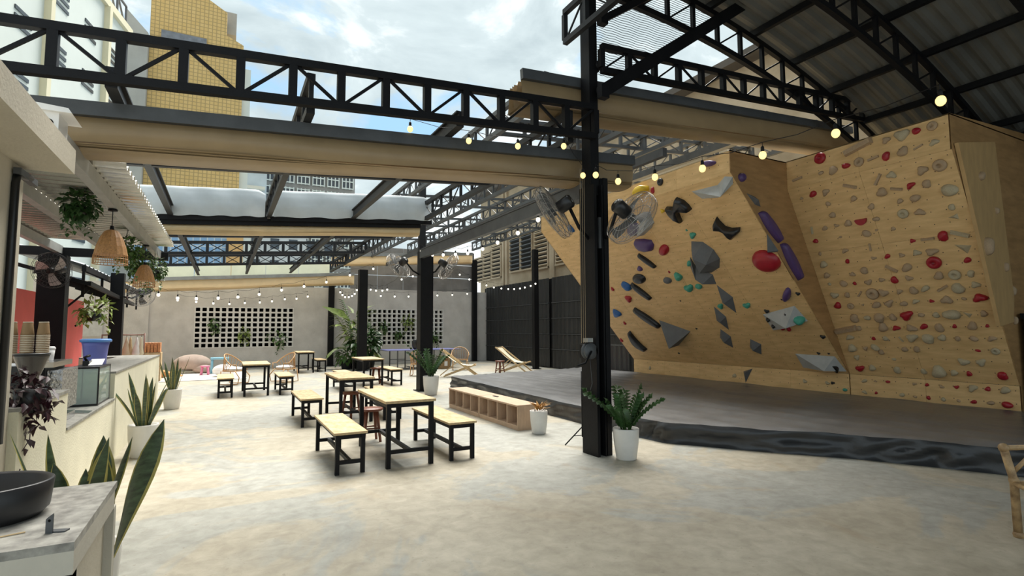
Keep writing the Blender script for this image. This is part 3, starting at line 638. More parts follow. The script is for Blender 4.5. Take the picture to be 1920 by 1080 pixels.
MB().prism([Vector(p) + Vector((0, YM - YA, 0)) for p in side], (0, .018, 0)).build('side_panel', cply2, wa)
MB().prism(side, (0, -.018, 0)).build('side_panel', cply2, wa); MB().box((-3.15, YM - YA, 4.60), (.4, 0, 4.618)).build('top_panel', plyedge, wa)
wb = thing('climbing_wall', 'gently leaning plywood climbing wall covered in many small holds', 'climbing wall', (XK, YM, 0))
panels(wb, PB, 0, 0, YM - YR, PB.L, 2, 3, cply); panels(wb, PBh, 0, 0, YM - YR, .53, 2, 1, cply)
PK2 = Plane((XK, YM, 0), (0, -1, 0), (0, 0, ZK)); panels(wb, PK2, 0, 0, YM - YR, ZK - .002, 2, 1, cply)
sb = [(0, 0, 0), (0, 0, ZK), (-1.65, 0, 4.10), (-1.65, 0, 4.63), (.95, 0, 4.75), (.95, 0, 0)]
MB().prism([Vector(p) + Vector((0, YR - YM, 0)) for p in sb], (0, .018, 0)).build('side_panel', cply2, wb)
MB().box((-1.65, YR - YM, 4.61), (.9, 0, 4.628)).build('top_panel', plyedge, wb)
def polyon(P, pts, parent_loc, d0, d1):
    q = [P.hit(*p) for p in pts]; return MB().prism([a + P.n * d0 - parent_loc for a in q], P.n * (d1 - d0))
nn = PC.n if PC.n.y < 0 else -PC.n
MB().prism([on(x, y, 'Y', YR - .01) - wb.location for x, y in ((1789, 269), (1858, 268), (1894, 560), (1893, 604), (1868, 612))], (0, -.05, 0)).build('feature_panel', cply3, wb)
tag(MB().box((XK + .02, YR - .6, .3), (XK + .8, YR - .08, 1.75)).box((XK + .0, YR - .65, 1.70), (XK + .85, YR - .05, 1.78)).build('black_doorway', black), 'tall black cabinet at the side of the leaning climbing wall', 'doorway')  # solid black box added to stand in for a dark doorway
ds = thing('drape', 'black sheet draped below the edge of the overhanging climbing wall', 'sheet', (10.75, 12.7, 0)); MB().grid(lambda u, v: (.02 * math.sin(u * 40), u * 1.5, .3 + v * .75 + .02 * math.sin(u * 11)), 40, 3).build('sheet', vinyl, ds, True); barobj('rail', (0, 0, 1.06), (0, 1.5, 1.06), .03, .04, gsteel, ds)

# ---- holds
hm = dict(t=mat('beige hold resin', (.43, .30, .18), .7, 0, .15, 20), c=mat('pale stone hold resin', (.47, .39, .25), .7, 0, .15, 20), r=mat('red hold resin', (.36, .012, .022), .35, 0, .12, 6), k=mat('black hold resin', (.014, .014, .015), .3, 0, .2, 6),
          p=mat('purple hold resin', (.085, .045, .15), .4, 0, .12, 6), b=mat('blue hold resin', (.02, .11, .33), .4, 0, .12, 6), g=mat('teal hold resin', (.06, .33, .24), .5, 0, .12, 6), y=mat('yellow hold resin', (.72, .48, .03), .4, 0, .1, 6),
          G=mat('grey volume paint', (.12, .125, .13), .6, 0, .12, 6), L=mat('light grey volume paint', (.42, .43, .42), .6, 0, .10, 6))
def lump(seed, sharp=.35):
    rnd = random.Random(seed); ph = [rnd.uniform(0, 6.28) for _ in range(4)]; am = [rnd.uniform(.05, .22) for _ in range(4)]; mb = MB(); nr, na = 5, 14
    for i in range(nr + 1):
        q = i / nr; rad = math.cos(q * PI / 2) ** .65 if i < nr else 0; z = math.sin(q * PI / 2)
        for j in range(na):
            a = 2 * PI * j / na; g = 1 + am[0] * math.sin(a + ph[0]) + am[1] * math.sin(2 * a + ph[1]) + am[2] * math.sin(3 * a + ph[2])
            mb.v.append((rad * g * math.cos(a) * .5 + .06 * am[3] * 5 * z, rad * g * math.sin(a) * .5, z * .5 * (1 + .2 * math.sin(a * 2 + ph[3]) * (1 - q))))
    for i in range(nr):
        for j in range(na): mb.f.append((i*na+j, i*na+(j+1) % na, (i+1)*na+(j+1) % na, (i+1)*na+j)); mb.m.append(0)
    return mb
def barh(): return MB().add([(-.5, -.12, 0), (.5, -.12, 0), (.5, .12, 0), (-.5, .12, 0), (-.46, -.09, .2), (.46, -.09, .2), (.46, .07, .24), (-.46, .07, .24)], [(4, 5, 6, 7), (0, 1, 5, 4), (1, 2, 6, 5), (2, 3, 7, 6), (3, 0, 4, 7)])
def ringh(hole=.16):
    mb = MB(); na = 16; prof = [(.5, 0), (.5, .2), (.42, .36), (hole + .08, .40), (hole, .30), (hole * .8, .05)]
    mb.lathe(prof, na); return mb
def halfh():
    mb = MB(); na = 12; pts = [(.5 * math.cos(PI + PI * i / na), .55 * math.sin(PI + PI * i / na) + .18, 0) for i in range(na + 1)]
    return mb.prism(pts, (0, 0, .3))
def trih(): return MB().add([(-.5, .2, 0), (.5, .25, 0), (.3, -.4, 0), (.1, .1, .35)], [(0, 3, 1), (1, 3, 2), (2, 3, 0)])
HS = {'a%d' % i: lump(i + 3) for i in range(7)}; HS.update(bar=barh(), o=ringh(), h=halfh(), tri=trih())
HM = {}
def holdmesh(kind, colr):
    if (kind, colr) not in HM: HM[kind, colr] = HS[kind].mesh('climbing_hold', hm[colr], kind[0] == 'a' or kind == 'o')
    return HM[kind, colr]
CN = dict(t='beige', c='pale stone', r='red', k='black', p='purple', b='blue', g='teal', y='yellow', G='grey', L='light grey')
def hold(P, where, px, py, wpx, colr, kind, rot=0.0, asp=1.0, label=None, group=None, name='climbing_hold', up=1.0):
    q = P.hit(px, py); depth = (q - CAM).dot(_fwd); s = wpx * depth / F_PX
    o = link(name, holdmesh(kind, colr)); o.matrix_world = P.mat4(q + P.n * .001, rot) @ Matrix.Diagonal((s, s * asp, s * .75 * up, 1)); kn = dict(b='bar', o='doughnut', h='half-moon', t='triangle').get(kind[0], 'lump')
    if not label:
        a_, b_ = P.ab(px, py); W_ = (YM - YR) if P in (PB, PBh, PK2) else (YA - YM)
        side_ = 'beside the overhanging wall' if a_ < W_ * .27 else ('near the open side' if a_ > W_ * .73 else 'around the middle')
        size = 'tiny' if s < .07 else 'small' if s < .13 else 'mid-sized' if s < .19 else 'large'
        vert = '' if P is not PB else ('low' if b_ < P.L * .27 else 'at waist level' if b_ < P.L * .5 else 'halfway up' if b_ < P.L * .74 else 'high')
        label_ = ' '.join(('%s %s %s hold %s on the %s, %s' % (size, CN[colr], kn, vert, where, side_)).split())
    lab = label or label_
    tag(o, lab, 'climbing hold', group or (lab + 's' if not label else None)); return o
rb = random.Random(5)
def many(P, where, ox, oy_, sc, text):
    for it in text.split(';'):
        q = it.split(); x, y, w_ = map(float, q[:3]); colr = q[3]; kind = q[4] if len(q) > 4 else 'a%d' % rb.randrange(7); ro = R_(float(q[5])) if len(q) > 5 else rb.uniform(-.5, .5)
        hold(P, where, ox + x / sc, oy_ + y / sc, w_ / sc * (.98 if kind[0] == 'a' else 1.0), colr, kind, ro, rb.uniform(.62, .95) if kind[0] == 'a' else 1.0)
WB, WH, WK = 'leaning wall', 'strip above the leaning wall', 'kickboard below the leaning wall'
many(PBh, WH, 1380, 200, 3.556, '410 483 70 t bar 8;563 345 75 r o;815 270 185 t bar 14;1000 225 52 t;1105 190 85 c;1198 165 54 r;1310 130 62 t o;565 445 38 t;650 425 68 t;730 397 58 r;822 370 62 t o;915 345 72 t bar 10;1005 327 60 r;1115 300 72 t;1215 270 60 t bar 20;1320 240 55 c')
many(PB, WB, 1380, 200, 3.556, '945 485 84 t bar 52;1035 455 56 c;1240 425 66 t;1360 390 82 t o;760 530 86 t bar -25')
many(PB, WB, 1470, 330, 4.267, '140 180 28 t;230 145 62 r;333 130 60 t;785 130 90 t;900 103 86 t bar -18;1012 77 68 r;1145 58 75 t;1315 115 120 c;350 222 42 t;560 180 60 t;930 200 55 t;1045 180 80 t;700 245 55 t;1345 245 55 c;390 312 60 t;955 300 78 c o;1085 288 75 t;1360 330 72 c tri;515 378 66 t;620 358 88 r h 0;735 342 52 t;225 435 62 c bar 80;325 418 45 t;420 395 38 t;655 458 72 t;875 418 40 t;740 432 25 t;1408 462 132 c bar -25;1278 475 88 r;1150 503 95 t bar 0;1027 518 40 r;255 520 50 r;450 488 25 t;690 570 65 t bar 85;487 598 52 t;1430 575 112 c tri;1180 605 90 t;1062 612 60 c;942 632 40 t;825 643 46 r;718 655 40 t;510 680 38 r;290 620 30 t;1465 673 52 r;1203 690 104 r o;320 708 70 c;645 752 70 t;548 785 42 t;860 740 95 t bar -38;978 733 80 t;345 795 60 t;1240 798 75 t;1368 788 85 c o;1500 778 62 c;885 827 64 r;1000 815 55 t;780 830 45 t;675 848 55 t;567 857 32 r;472 860 62 t;365 862 30 c')
many(PB, WB, 1500, 530, 4.319, '280 100 62 c;385 95 50 t;485 90 60 t bar 50;590 88 95 t o;675 80 70 t;805 72 48 t;920 58 75 t;1010 48 70 c;1155 45 90 t bar 30;1280 38 105 c;1420 15 65 c;308 185 62 r;412 188 52 t o;510 180 22 t;615 180 70 t;720 168 75 t;838 168 55 t;935 152 55 c;1065 148 36 r;1185 138 78 t;1325 128 38 t;1455 122 98 r;445 283 80 t;543 282 50 c;648 280 95 t;752 275 62 t;862 265 100 r;978 260 48 t;1105 258 58 c;1222 253 120 c;1355 258 62 c tri;1492 250 60 t;375 378 182 t bar 12;478 365 55 t;675 360 80 t;778 367 58 r;900 365 80 t;1000 355 60 r;1130 360 75 t;1253 353 36 r;1398 350 75 t;1518 350 32 r;402 442 62 c;598 450 36 r;692 448 50 c;722 465 20 t;820 458 50 c bar -65;905 445 85 c;1045 450 105 c;1152 445 65 c;1280 450 48 t;1402 450 62 t;1553 452 62 t;425 530 80 c;530 532 38 t;603 520 72 c;660 558 52 t;850 535 58 t;947 535 55 t;1440 548 36 r;1585 553 60 c o;460 605 45 c;760 618 32 c;1325 638 75 c;1465 645 72 c;487 692 68 r;588 690 58 c;790 703 62 c;1003 715 52 c;1128 722 120 c;1250 730 66 c;1372 738 46 r;1645 750 84 r')
many(PK2, WK, 1500, 530, 4.319, '520 795 45 c;610 798 24 t;710 803 36 r;925 820 34 t;1030 828 36 r;1148 842 34 t;1268 845 34 r;1397 855 66 c;1522 862 44 r;1665 872 80 c;522 885 40 c;618 893 28 r;825 908 38 c;932 922 28 t;1042 930 36 r;1162 943 40 c;1282 955 30 t;1405 965 42 r;1542 973 50 t;1672 990 78 r')
many(PK, 'kickboard under the overhanging wall', 1500, 530, 4.319, '40 798 34 c;222 812 34 c;265 812 34 k;362 868 40 g')
for (x, y, w_) in ((1868, 395, 7), (1850, 460, 16), (1885, 500, 8), (1896, 545, 11), (1902, 600, 8), (1838, 330, 10)):
    q = on(x, y, 'Y', YR - .06 if x < 1890 else YR - .005); o = link('climbing_hold', holdmesh('a%d' % (x % 7), 't')); s = w_ * (q - CAM).dot(_fwd) / F_PX * 1.4
    o.matrix_world = Matrix.Translation(q) @ Matrix(((1, 0, 0), (0, 0, -1), (0, 1, 0))).to_4x4() @ Matrix.Diagonal((s, s * 1.3, s, 1)); tag(o, 'pale climbing hold on the dark return panel of the leaning wall', 'climbing hold', 'holds on the dark return panel')
# overhanging wall: individual big holds
OA = 'the overhanging wall'
def r4(x, y): return 1130 + x / 5.683, 330 + y / 5.683
def r5(x, y): return 1130 + x / 5.683, 520 + y / 5.683
def r6(x, y): return 1380 + x / 3.375, 400 + y / 3.375
def r3(x, y): return 1000 + x / 2.348, 260 + y / 2.348
def shaped(P, pts, h, colr, label, name='climbing_hold', top=.72, group=None, ridge=None, smooth=False, cat='climbing hold'):
    q = [P.ab(*p) for p in pts]; n = len(q); cx = sum(a for a, _ in q) / n; cy = sum(b_ for _, b_ in q) / n
    loc = [(a - cx, b_ - cy) for a, b_ in q]
    ar = sum(loc[i][0] * loc[(i+1) % n][1] - loc[(i+1) % n][0] * loc[i][1] for i in range(n))
    if ar < 0: loc.reverse()
    mb = MB()
    if ridge:
        rr = [P.ab(*p) for p in ridge]; rr = [(a - cx, b_ - cy) for a, b_ in rr]; vs = [(a, b_, 0) for a, b_ in loc] + [(a, b_, h) for a, b_ in rr]; fs = []
        near = [min(range(len(rr)), key=lambda k: (rr[k][0]-a)**2 + (rr[k][1]-b_)**2) for a, b_ in loc]
        for i in range(n):
            j = (i + 1) % n
            if near[i] == near[j]: fs.append((i, j, n + near[i]))
            else: fs.append((i, j, n + near[j], n + near[i]))
        if len(rr) > 2: fs.append(tuple(range(n, n + len(rr))))
        mb.add(vs, fs)
    else:
        k = 4 if smooth else 1; vs = [(a, b_, 0) for a, b_ in loc]; fs = []
        for i in range(1, k + 1):
            f = i / k; sc_ = 1 - (1 - top) * (1 - math.cos(f * PI / 2)) if smooth else top; zz = h * math.sin(f * PI / 2) if smooth else h
            vs += [(a * sc_, b_ * sc_, zz) for a, b_ in loc]
            fs += [((i-1)*n + j, (i-1)*n + (j+1) % n, i*n + (j+1) % n, i*n + j) for j in range(n)]
        fs.append(tuple(k * n + j for j in range(n))); mb.add(vs, fs)
    o = mb.build(name, hm[colr], None, smooth); o.matrix_world = P.mat4(P.o + P.u * cx + P.v * cy + P.n * .001); return tag(o, label, cat, group)
def oval(cx, cy, rx, ry, rot=0, n=16, e=1.0):
    c_, s_ = math.cos(R_(rot)), math.sin(R_(rot)); return [(cx + c_ * rx * math.cos(2*PI*i/n) - s_ * ry * math.sin(2*PI*i/n), cy + s_ * rx * math.cos(2*PI*i/n) + c_ * ry * math.sin(2*PI*i/n)) for i in range(n)]
def stick(a, b_, w_, bow=0.0):
    (x0, y0), (x1, y1) = a, b_; L = math.hypot(x1-x0, y1-y0); dx, dy = (x1-x0)/L, (y1-y0)/L; o = []; n = 8
    for s_ in (1, -1):
        for i in range(n + 1):
            t_ = i / n if s_ > 0 else 1 - i / n; wd = w_ / 2 * (.55 + .45 * math.sin(PI * min(max(t_, .02), .98))); bw_ = bow * math.sin(PI * t_)
            o.append((x0 + dx*L*t_ - dy*(s_*wd + bw_), y0 + dy*L*t_ + dx*(s_*wd + bw_)))
    return o
M4 = lambda pts: [r4(*p) for p in pts]; M5 = lambda pts: [r5(*p) for p in pts]; M6 = lambda pts: [r6(*p) for p in pts]; M3 = lambda pts: [r3(*p) for p in pts]
shaped(PAh, M4([(360, 215), (365, 170), (400, 125), (450, 102), (492, 105), (497, 150), (450, 180), (420, 212)]), .16, 'y', 'large yellow jug hold at the top strip of ' + OA, smooth=True)
hold(PAh, OA, *r4(537, 148), 11, 'r', 'a2', label='red hold next to the yellow jug on ' + OA)
hold(PAh, OA, *r4(618, 65), 14, 'k', 'o', .6, 1.0, label='black ring hold on the top strip of ' + OA)
shaped(PAh, oval(1331, 307, 12.5, 5, -14), .1, 'p', 'purple pill hold on the top strip of ' + OA, smooth=True)
hold(PA, OA, *r4(637, 372), 9, 'y', 'a1', label='small yellow hold under the top strip of ' + OA)
shaped(PA, M4([(790, 222), (870, 255), (920, 300), (955, 350), (880, 345), (820, 345), (808, 362), (825, 410), (855, 482), (780, 450), (720, 390), (682, 325), (740, 325), (770, 330)]), .14, 'k', 'black bow-tie hold with pointed corners on ' + OA, smooth=True, top=.8)
shaped(PA, M4([(1220, 430), (1250, 470), (1310, 530), (1380, 550), (1470, 545), (1465, 590), (1405, 652), (1370, 630), (1320, 570), (1270, 545), (1195, 540), (1192, 490)]), .14, 'k', 'black dumbbell hold sloping across ' + OA, smooth=True, top=.8)
shaped(PA, M4([(950, 165), (1225, 95), (1300, 5), (1385, 8), (1390, 85), (1235, 230), (1060, 242)]), .28, 'L', 'large pale grey faceted volume in the top corner of ' + OA, 'climbing_volume', ridge=M4([(1340, 124)]), cat='climbing volume')
shaped(PA, M4([(495, 380), (550, 490), (525, 550), (440, 630), (370, 622), (380, 540)]), .3, 'L', 'pale grey faceted volume beside the round purple hold on ' + OA, 'climbing_volume', ridge=M4([(500, 520), (450, 560)]), cat='climbing volume')
shaped(PA, [r4(*p) for p in oval(335, 560, 66, 72)], .13, 'p', 'round purple ball hold in front of a pale volume on ' + OA, smooth=True, top=.3)
shaped(PA, M4([(338, 700), (350, 672), (440, 668), (520, 680), (550, 730), (540, 785), (470, 797), (400, 780), (360, 745)]), .13, 'p', 'big purple bean hold on ' + OA, smooth=True, top=.4)
shaped(PA, [r4(*p) for p in oval(658, 783, 52, 56)], .10, 'r', 'round red bun hold on ' + OA, smooth=True, top=.35)
shaped(PA, M4(stick((380, 828), (572, 968), 34)), .08, 'k', 'slim black stick hold below the purple bean on ' + OA, smooth=True)
shaped(PA, M5(stick((305, 62), (520, 228), 44)), .08, 'k', 'middle black stick hold beside a blue lump on ' + OA, smooth=True)
shaped(PA, M5(stick((333, 330), (617, 525), 54)), .09, 'k', 'longest black stick hold touching the grey pyramid on ' + OA, smooth=True)
shaped(PA, M5(stick((280, 578), (467, 775), 58, 22)), .09, 'k', 'black boomerang hold low on ' + OA, smooth=True)
hold(PA, OA, *r4(395, 985), 12, 'p', 'a4', label='small purple lump between the black sticks on ' + OA)
shaped(PA, oval(1199, 522, 12.5, 8.5, 15), .1, 'k', 'glossy black oval hold on ' + OA, smooth=True, top=.35)
shaped(PA, oval(1252, 525, 8, 5.2, 20), .07, 'G', 'small dark grey oval hold on ' + OA, smooth=True, top=.4)
for (x, y, w_) in ((1255, 510, 5), (1149, 542, 8), r5(237, 488) + (7,), r5(203, 670) + (8,), (1200, 703, 4)): hold(PA if y < 695 else PK, OA, x, y, w_, 'r', 'a3', label='tiny red foothold on ' + OA, group='tiny red footholds')
hold(PA, OA, *r5(278, 225), 15, 'r', 'a5', label='mid sized red lump between two blue lumps on ' + OA)
hold(PA, OA, *r5(252, 90), 21, 'b', 'a0', label='blue lump beside the middle black stick on ' + OA); hold(PA, OA, *r5(152, 380), 19, 'b', 'a1', label='blue lump right beside the tall column on ' + OA)
hold(PA, OA, 1071, 427, 15, 'b', 'a2', label='blue lump near the upper end of ' + OA); hold(PA, OA, 1093, 490, 8, 'r', 'tri', label='red flag-shaped hold behind the tall column on ' + OA)
for (x, y, w_, k_, lb) in (r4(960, 630) + (15, 'a1', 'teal lump on the top tip of the big grey polygon volume'), r4(925, 930) + (14, 'a4', 'teal lump beside the dark grey crescent volume'), (1272.6, 518, 20, 'a3', 'wavy teal hold beside the small dark grey oval'), (1292, 539, 20, 'a6', 'flat teal hold under the wavy teal hold'), (1310, 537, 15, 'a0', 'round teal lump touching the flat teal hold'), r4(895, 575) + (5, 'a2', 'tiny teal foothold above the big grey polygon volume'), r5(1258, 305) + (13, 'a5', 'teal lump between the two upper grey diamonds'), r5(1537, 295) + (15, 'a6', 'lone teal hold beside the uppermost grey diamond')):
    hold(PA, OA, x, y, w_, 'g', k_, .4, .8, label=lb, group='teal holds on the overhanging wall')
shaped(PA, M4([(945, 695), (1065, 700), (1180, 780), (1250, 880), (1245, 975), (1160, 1030), (1060, 985), (985, 920), (945, 790)]), .3, 'G', 'big dark grey polygon volume in the middle of ' + OA, 'climbing_volume', ridge=M4([(1040, 790), (1180, 850), (1110, 940)]), cat='climbing volume')
shaped(PA, M3([(690, 520), (715, 560), (790, 598), (806, 640), (755, 636), (712, 602), (688, 555)]), .2, 'G', 'dark grey crescent volume under the big polygon on ' + OA, 'climbing_volume', ridge=M3([(735, 595), (765, 615)]), cat='climbing volume')
D1 = [(1215, 80), (1385, 210), (1425, 380), (1275, 270)]; D2 = [(1185, 310), (1315, 420), (1345, 560), (1215, 460)]; D3 = [(1255, 550), (1365, 630), (1390, 750), (1250, 640)]
for D_, rg, nm in ((M5(D1), M5([(1320, 240)]), 'uppermost'), (M5(D2), M5([(1280, 440)]), 'second'), (M5(D3), M5([(1320, 660)]), 'third'), (M3([(955, 882), (1003, 905), (1005, 950), (953, 915)]), M3([(978, 918)]), 'lowest')):
    shaped(PA, D_, .12, 'G', '%s grey diamond volume in the falling line on ' % nm + OA, 'climbing_volume', ridge=rg, cat='climbing volume')
hold(PA, OA, *r5(1300, 212), 13, 'k', 'o', label='black doughnut hold on the uppermost grey diamond'); 
shaped(PA, M5([(600, 455), (935, 575), (810, 725), (740, 718)]), .42, 'G', 'grey pyramid volume low on ' + OA, 'climbing_volume', ridge=M5([(800, 640)]), cat='climbing volume')
shaped(PA, [r6(*p) for p in oval(195, 297, 94, 60, 22)], .15, 'r', 'huge glossy red lip hold near the edge of ' + OA, smooth=True, top=.35)
shaped(PA, M6([(195, 128), (268, 235), (262, 245), (200, 250)]), .14, 'G', 'grey wedge volume above the huge red hold', 'climbing_volume', ridge=M6([(222, 215)]), cat='climbing volume')
shaped(PA, [r6(*p) for p in oval(325, 510, 24, 42, 8)], .12, 'p', 'upright purple drop hold near the edge of ' + OA, smooth=True, top=.3)
for (x, y, w_) in (r6(392, 507) + (8,), r6(290, 545) + (4,), r6(195, 618) + (9,), r6(550, 780) + (9,), r6(523, 885) + (6,), r6(587, 887) + (4,), (1276, 564, 3), (1306, 616, 4), (1273, 662, 4)): hold(PA, OA, x, y, w_, 'k', 'a6', label='tiny dark foothold on ' + OA, group='tiny dark footholds')
shaped(PA, M6([(170, 640), (370, 585), (455, 680), (235, 740)]), .26, 'L', 'speckled pale grey wedge volume with a teal end on ' + OA, 'climbing_volume', ridge=M6([(352, 672)]), cat='climbing volume')
hold(PA, OA, *r6(402, 662), 19, 'g', 'a0', label='round teal hold on the end of the speckled wedge', up=2.2)
for (x, y, w_) in ((213, 660, 9), (325, 628, 8), (247, 700, 9)): hold(PA, OA, *r6(x, y), w_, 'k', 'a5', label='small black hold on the face of the speckled wedge', group='black holds on the speckled wedge', up=3.2)
for (x, y) in ((295, 722), (335, 728)): hold(PA, OA, *r6(x, y), 9, 'r', 'a2', label='small red hold under the speckled wedge', group='red holds under the speckled wedge', up=1.5)
shaped(PA, M6([(375, 888), (625, 905), (700, 1000), (560, 985), (425, 975)]), .24, 'L', 'pale grey wedge volume in the bottom corner of ' + OA, 'climbing_volume', ridge=M6([(590, 945)]), cat='climbing volume')
hold(PA, OA, *r6(630, 962), 20, 'k', 'h', 2.2, label='black half-moon hold on the bottom corner wedge', up=2.4); hold(PA, OA, *r6(486, 943), 7, 'k', 'o', label='small black doughnut hold on the bottom corner wedge', up=3.5)
shaped(PK, M3([(925, 1025), (965, 1012), (935, 1075)]), .1, 'G', 'dark three-cornered volume on the kickboard', 'climbing_volume', ridge=M3([(945, 1030)]), cat='climbing volume')
hold(PK, OA, 1219, 690, 6, 'c', 'a3', label='tiny pale foothold at the far end of the kickboard'); hold(PK, OA, 1377, 704, 8, 'c', 'a4', label='pale foothold next to the dark kickboard volume')
PS.n = Vector((0, -1, 0)); PS.u = Vector((1, 0, 0)); PS.v = Vector((0, 0, 1))
shaped(PS, M6(stick((150, -8), (276, 182), 46)), .1, 'p', 'upper long purple bar on the edge of ' + OA, smooth=True); shaped(PS, M6(stick((288, 192), (402, 420), 44)), .1, 'p', 'lower long purple bar on the edge of ' + OA, smooth=True)
shaped(PS, M3([(938, 240), (975, 255), (1000, 300), (975, 290)]), .1, 'G', 'grey wedge volume above the purple bars on the side', 'climbing_volume', ridge=M3([(970, 275)]), cat='climbing volume')
shaped(PS, oval(1390, 333, 6, 8.5, -15), .07, 'p', 'small purple oval hold high on the brown side panel', smooth=True, top=.4)

# ---- crash mat
fr = [(5.55, 13.95), (5.46, 12.0), (5.42, 10.2), (5.36, 8.6), (5.33, 7.3), (5.40, 6.2), (5.45, 5.72), (6.1, 4.78), (6.78, 3.92), (7.2, 3.2), (7.6, 2.42), (8.3, .9), (8.8, -.6)]
bk = [(10.66, 14.7), (10.66, 12.5), (10.66, 11.0), (10.66, 9.6), (10.66, 8.4), (10.66, 7.4), (10.66, 6.9), (10.66, 6.1), (10.66, 5.3), (10.66, 4.4), (10.66, 3.2), (10.9, 1.5), (11.0, 0)]
def lerp(pl, u):
    x = u * (len(pl) - 1); i = min(int(x), len(pl) - 2); f = x - i; return Vector((pl[i][0]*(1-f) + pl[i+1][0]*f, pl[i][1]*(1-f) + pl[i+1][1]*f))
def mat_top(u, v):
    a = lerp(fr, u); b_ = lerp(bk, u); p_ = a.lerp(b_, v)
    z = .30 + .012 * mnoise.noise(Vector((p_.x * 1.2, p_.y * .5, 3))) + .010 * mnoise.noise(Vector((p_.x * 3.5 + p_.y * .8, p_.y * 1.1, 7))) + .022 * mnoise.noise(Vector((p_.x * 4.0 + p_.y * .35, p_.y * .22, 11))) + .008 * mnoise.noise(Vector((p_.x * 9 - p_.y * 1.2, p_.y * .6, 21))) - .02 * (1 - min(v * 25, 1)) ** 2
    return (p_.x, p_.y, z)
def skirt(u, v):
    a = lerp(fr, u); b_ = lerp(bk, u); d = (a - b_).normalized(); s = .0 if v == 0 else (.02 + .10 * mnoise.noise(Vector((u * 45 + v * 2, v * 2, 1))) * (1 - abs(2*v - 1)) + (.03 * mnoise.noise(Vector((u * 60, 5, 1))) if .3 < v < .99 else 0) + (.03 if v > .99 else 0))
    p_ = a + d * s; t0 = mat_top(u, 0)[2]; return (p_.x, p_.y, t0 * (1 - v))
t = thing('crash_mat', 'long low black vinyl crash mat along the climbing walls', 'mat', (7, 8, 0)); off = Vector((7, 8, 0))
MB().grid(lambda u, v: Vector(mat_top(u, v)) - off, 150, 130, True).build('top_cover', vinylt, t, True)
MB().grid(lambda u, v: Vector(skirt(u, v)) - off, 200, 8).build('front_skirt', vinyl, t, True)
MB().grid(lambda u, v: Vector((lerp([fr[0], bk[0]], u).x, lerp([fr[0], bk[0]], u).y + .02 * v, .29 * (1 - v))) - off, 30, 2).build('end_skirt', vinyl, t, True)

# ================================================================ FURNITURE
def make_frame_seat(name, label, cat, w, l, h, leg, top_t, group, railz=.16):
    t = thing(name, label, cat, (0, 0, 0), 0, group)
    tp = MB().box((-w/2 - .02, -.02, h - top_t), (w/2 + .02, l + .02, h)).build(cat + '_top', ply, t)
    MB().box((-w/2 - .022, -.022, h - top_t + .004), (w/2 + .022, l + .022, h - .005)).build('edge_band', plyedge, tp)
    g = leg / 2
    for x in (-w/2 + g, w/2 - g):
        for y in (g, l - g): MB().box((-g, -g, 0), (g, g, h - top_t)).build('leg', black, t, loc=(x, y, 0))
    for x in (-w/2 + g, w/2 - g): barobj('long_rail', (x, leg, h - top_t - .025), (x, l - leg, h - top_t - .025), leg * .6, .05, black, t)
    for y in (g, l - g):
        barobj('end_rail', (-w/2 + leg, y, h - top_t - .025), (w/2 - leg, y, h - top_t - .025), leg * .6, .05, black, t)
        barobj('foot_rail', (-w/2 + leg, y, railz), (w/2 - leg, y, railz), .04, .04, black, t)
    barobj('stretcher', (0, leg, railz), (0, l - leg, railz), .04, .04, dsteel, t)
    return t
T0 = make_frame_seat('cafe_table', '', 'table', .56, 1.42, .76, .05, .03, 'plywood cafe tables', .18)
B0 = make_frame_seat('cafe_bench', '', 'bench', .32, 1.42, .455, .045, .025, 'plywood cafe benches', .13)
tabs = [(1.95, 6.17, 'plywood topped black table beside the tall column'), (2.03, 9.45, 'plywood topped black table between the two long benches, second from the tall column'),
        (3.70, 15.15, 'plywood topped black table beside the zamioculcas by the far fan column'), (.73, 14.40, 'plywood topped black table with two cushioned rattan chairs behind it'), (2.70, 21.15, 'plywood topped black table standing against the back wall')]
bens = [(1.27, 6.17, 'plywood bench left of the table beside the tall column'), (2.60, 6.17, 'plywood bench between the front table and the cubby shelf'), (1.31, 9.43, 'plywood bench left of the second table, in line with the front bench'),
        (2.66, 9.47, 'plywood bench hidden behind the front table, right of the second table'), (2.88, 14.30, 'plywood bench left of the table by the far fan column'), (4.36, 15.13, 'plywood bench right of the table by the far fan column'),
        (.07, 14.40, 'short looking plywood bench beside the counter end of the rattan chair table'), (1.39, 14.36, 'plywood bench in front of the white cushioned rattan chair'), (3.29, 21.42, 'plywood bench beside the table against the back wall')]
for i, (x, y, lab) in enumerate(tabs):
    if i: copy_tree(T0, (x, y, 0), 0, lab)
    else: T0.location = (x, y, 0); T0['label'] = lab
for i, (x, y, lab) in enumerate(bens):
    if i: copy_tree(B0, (x, y, 0), 0, lab)
    else: B0.location = (x, y, 0); B0['label'] = lab
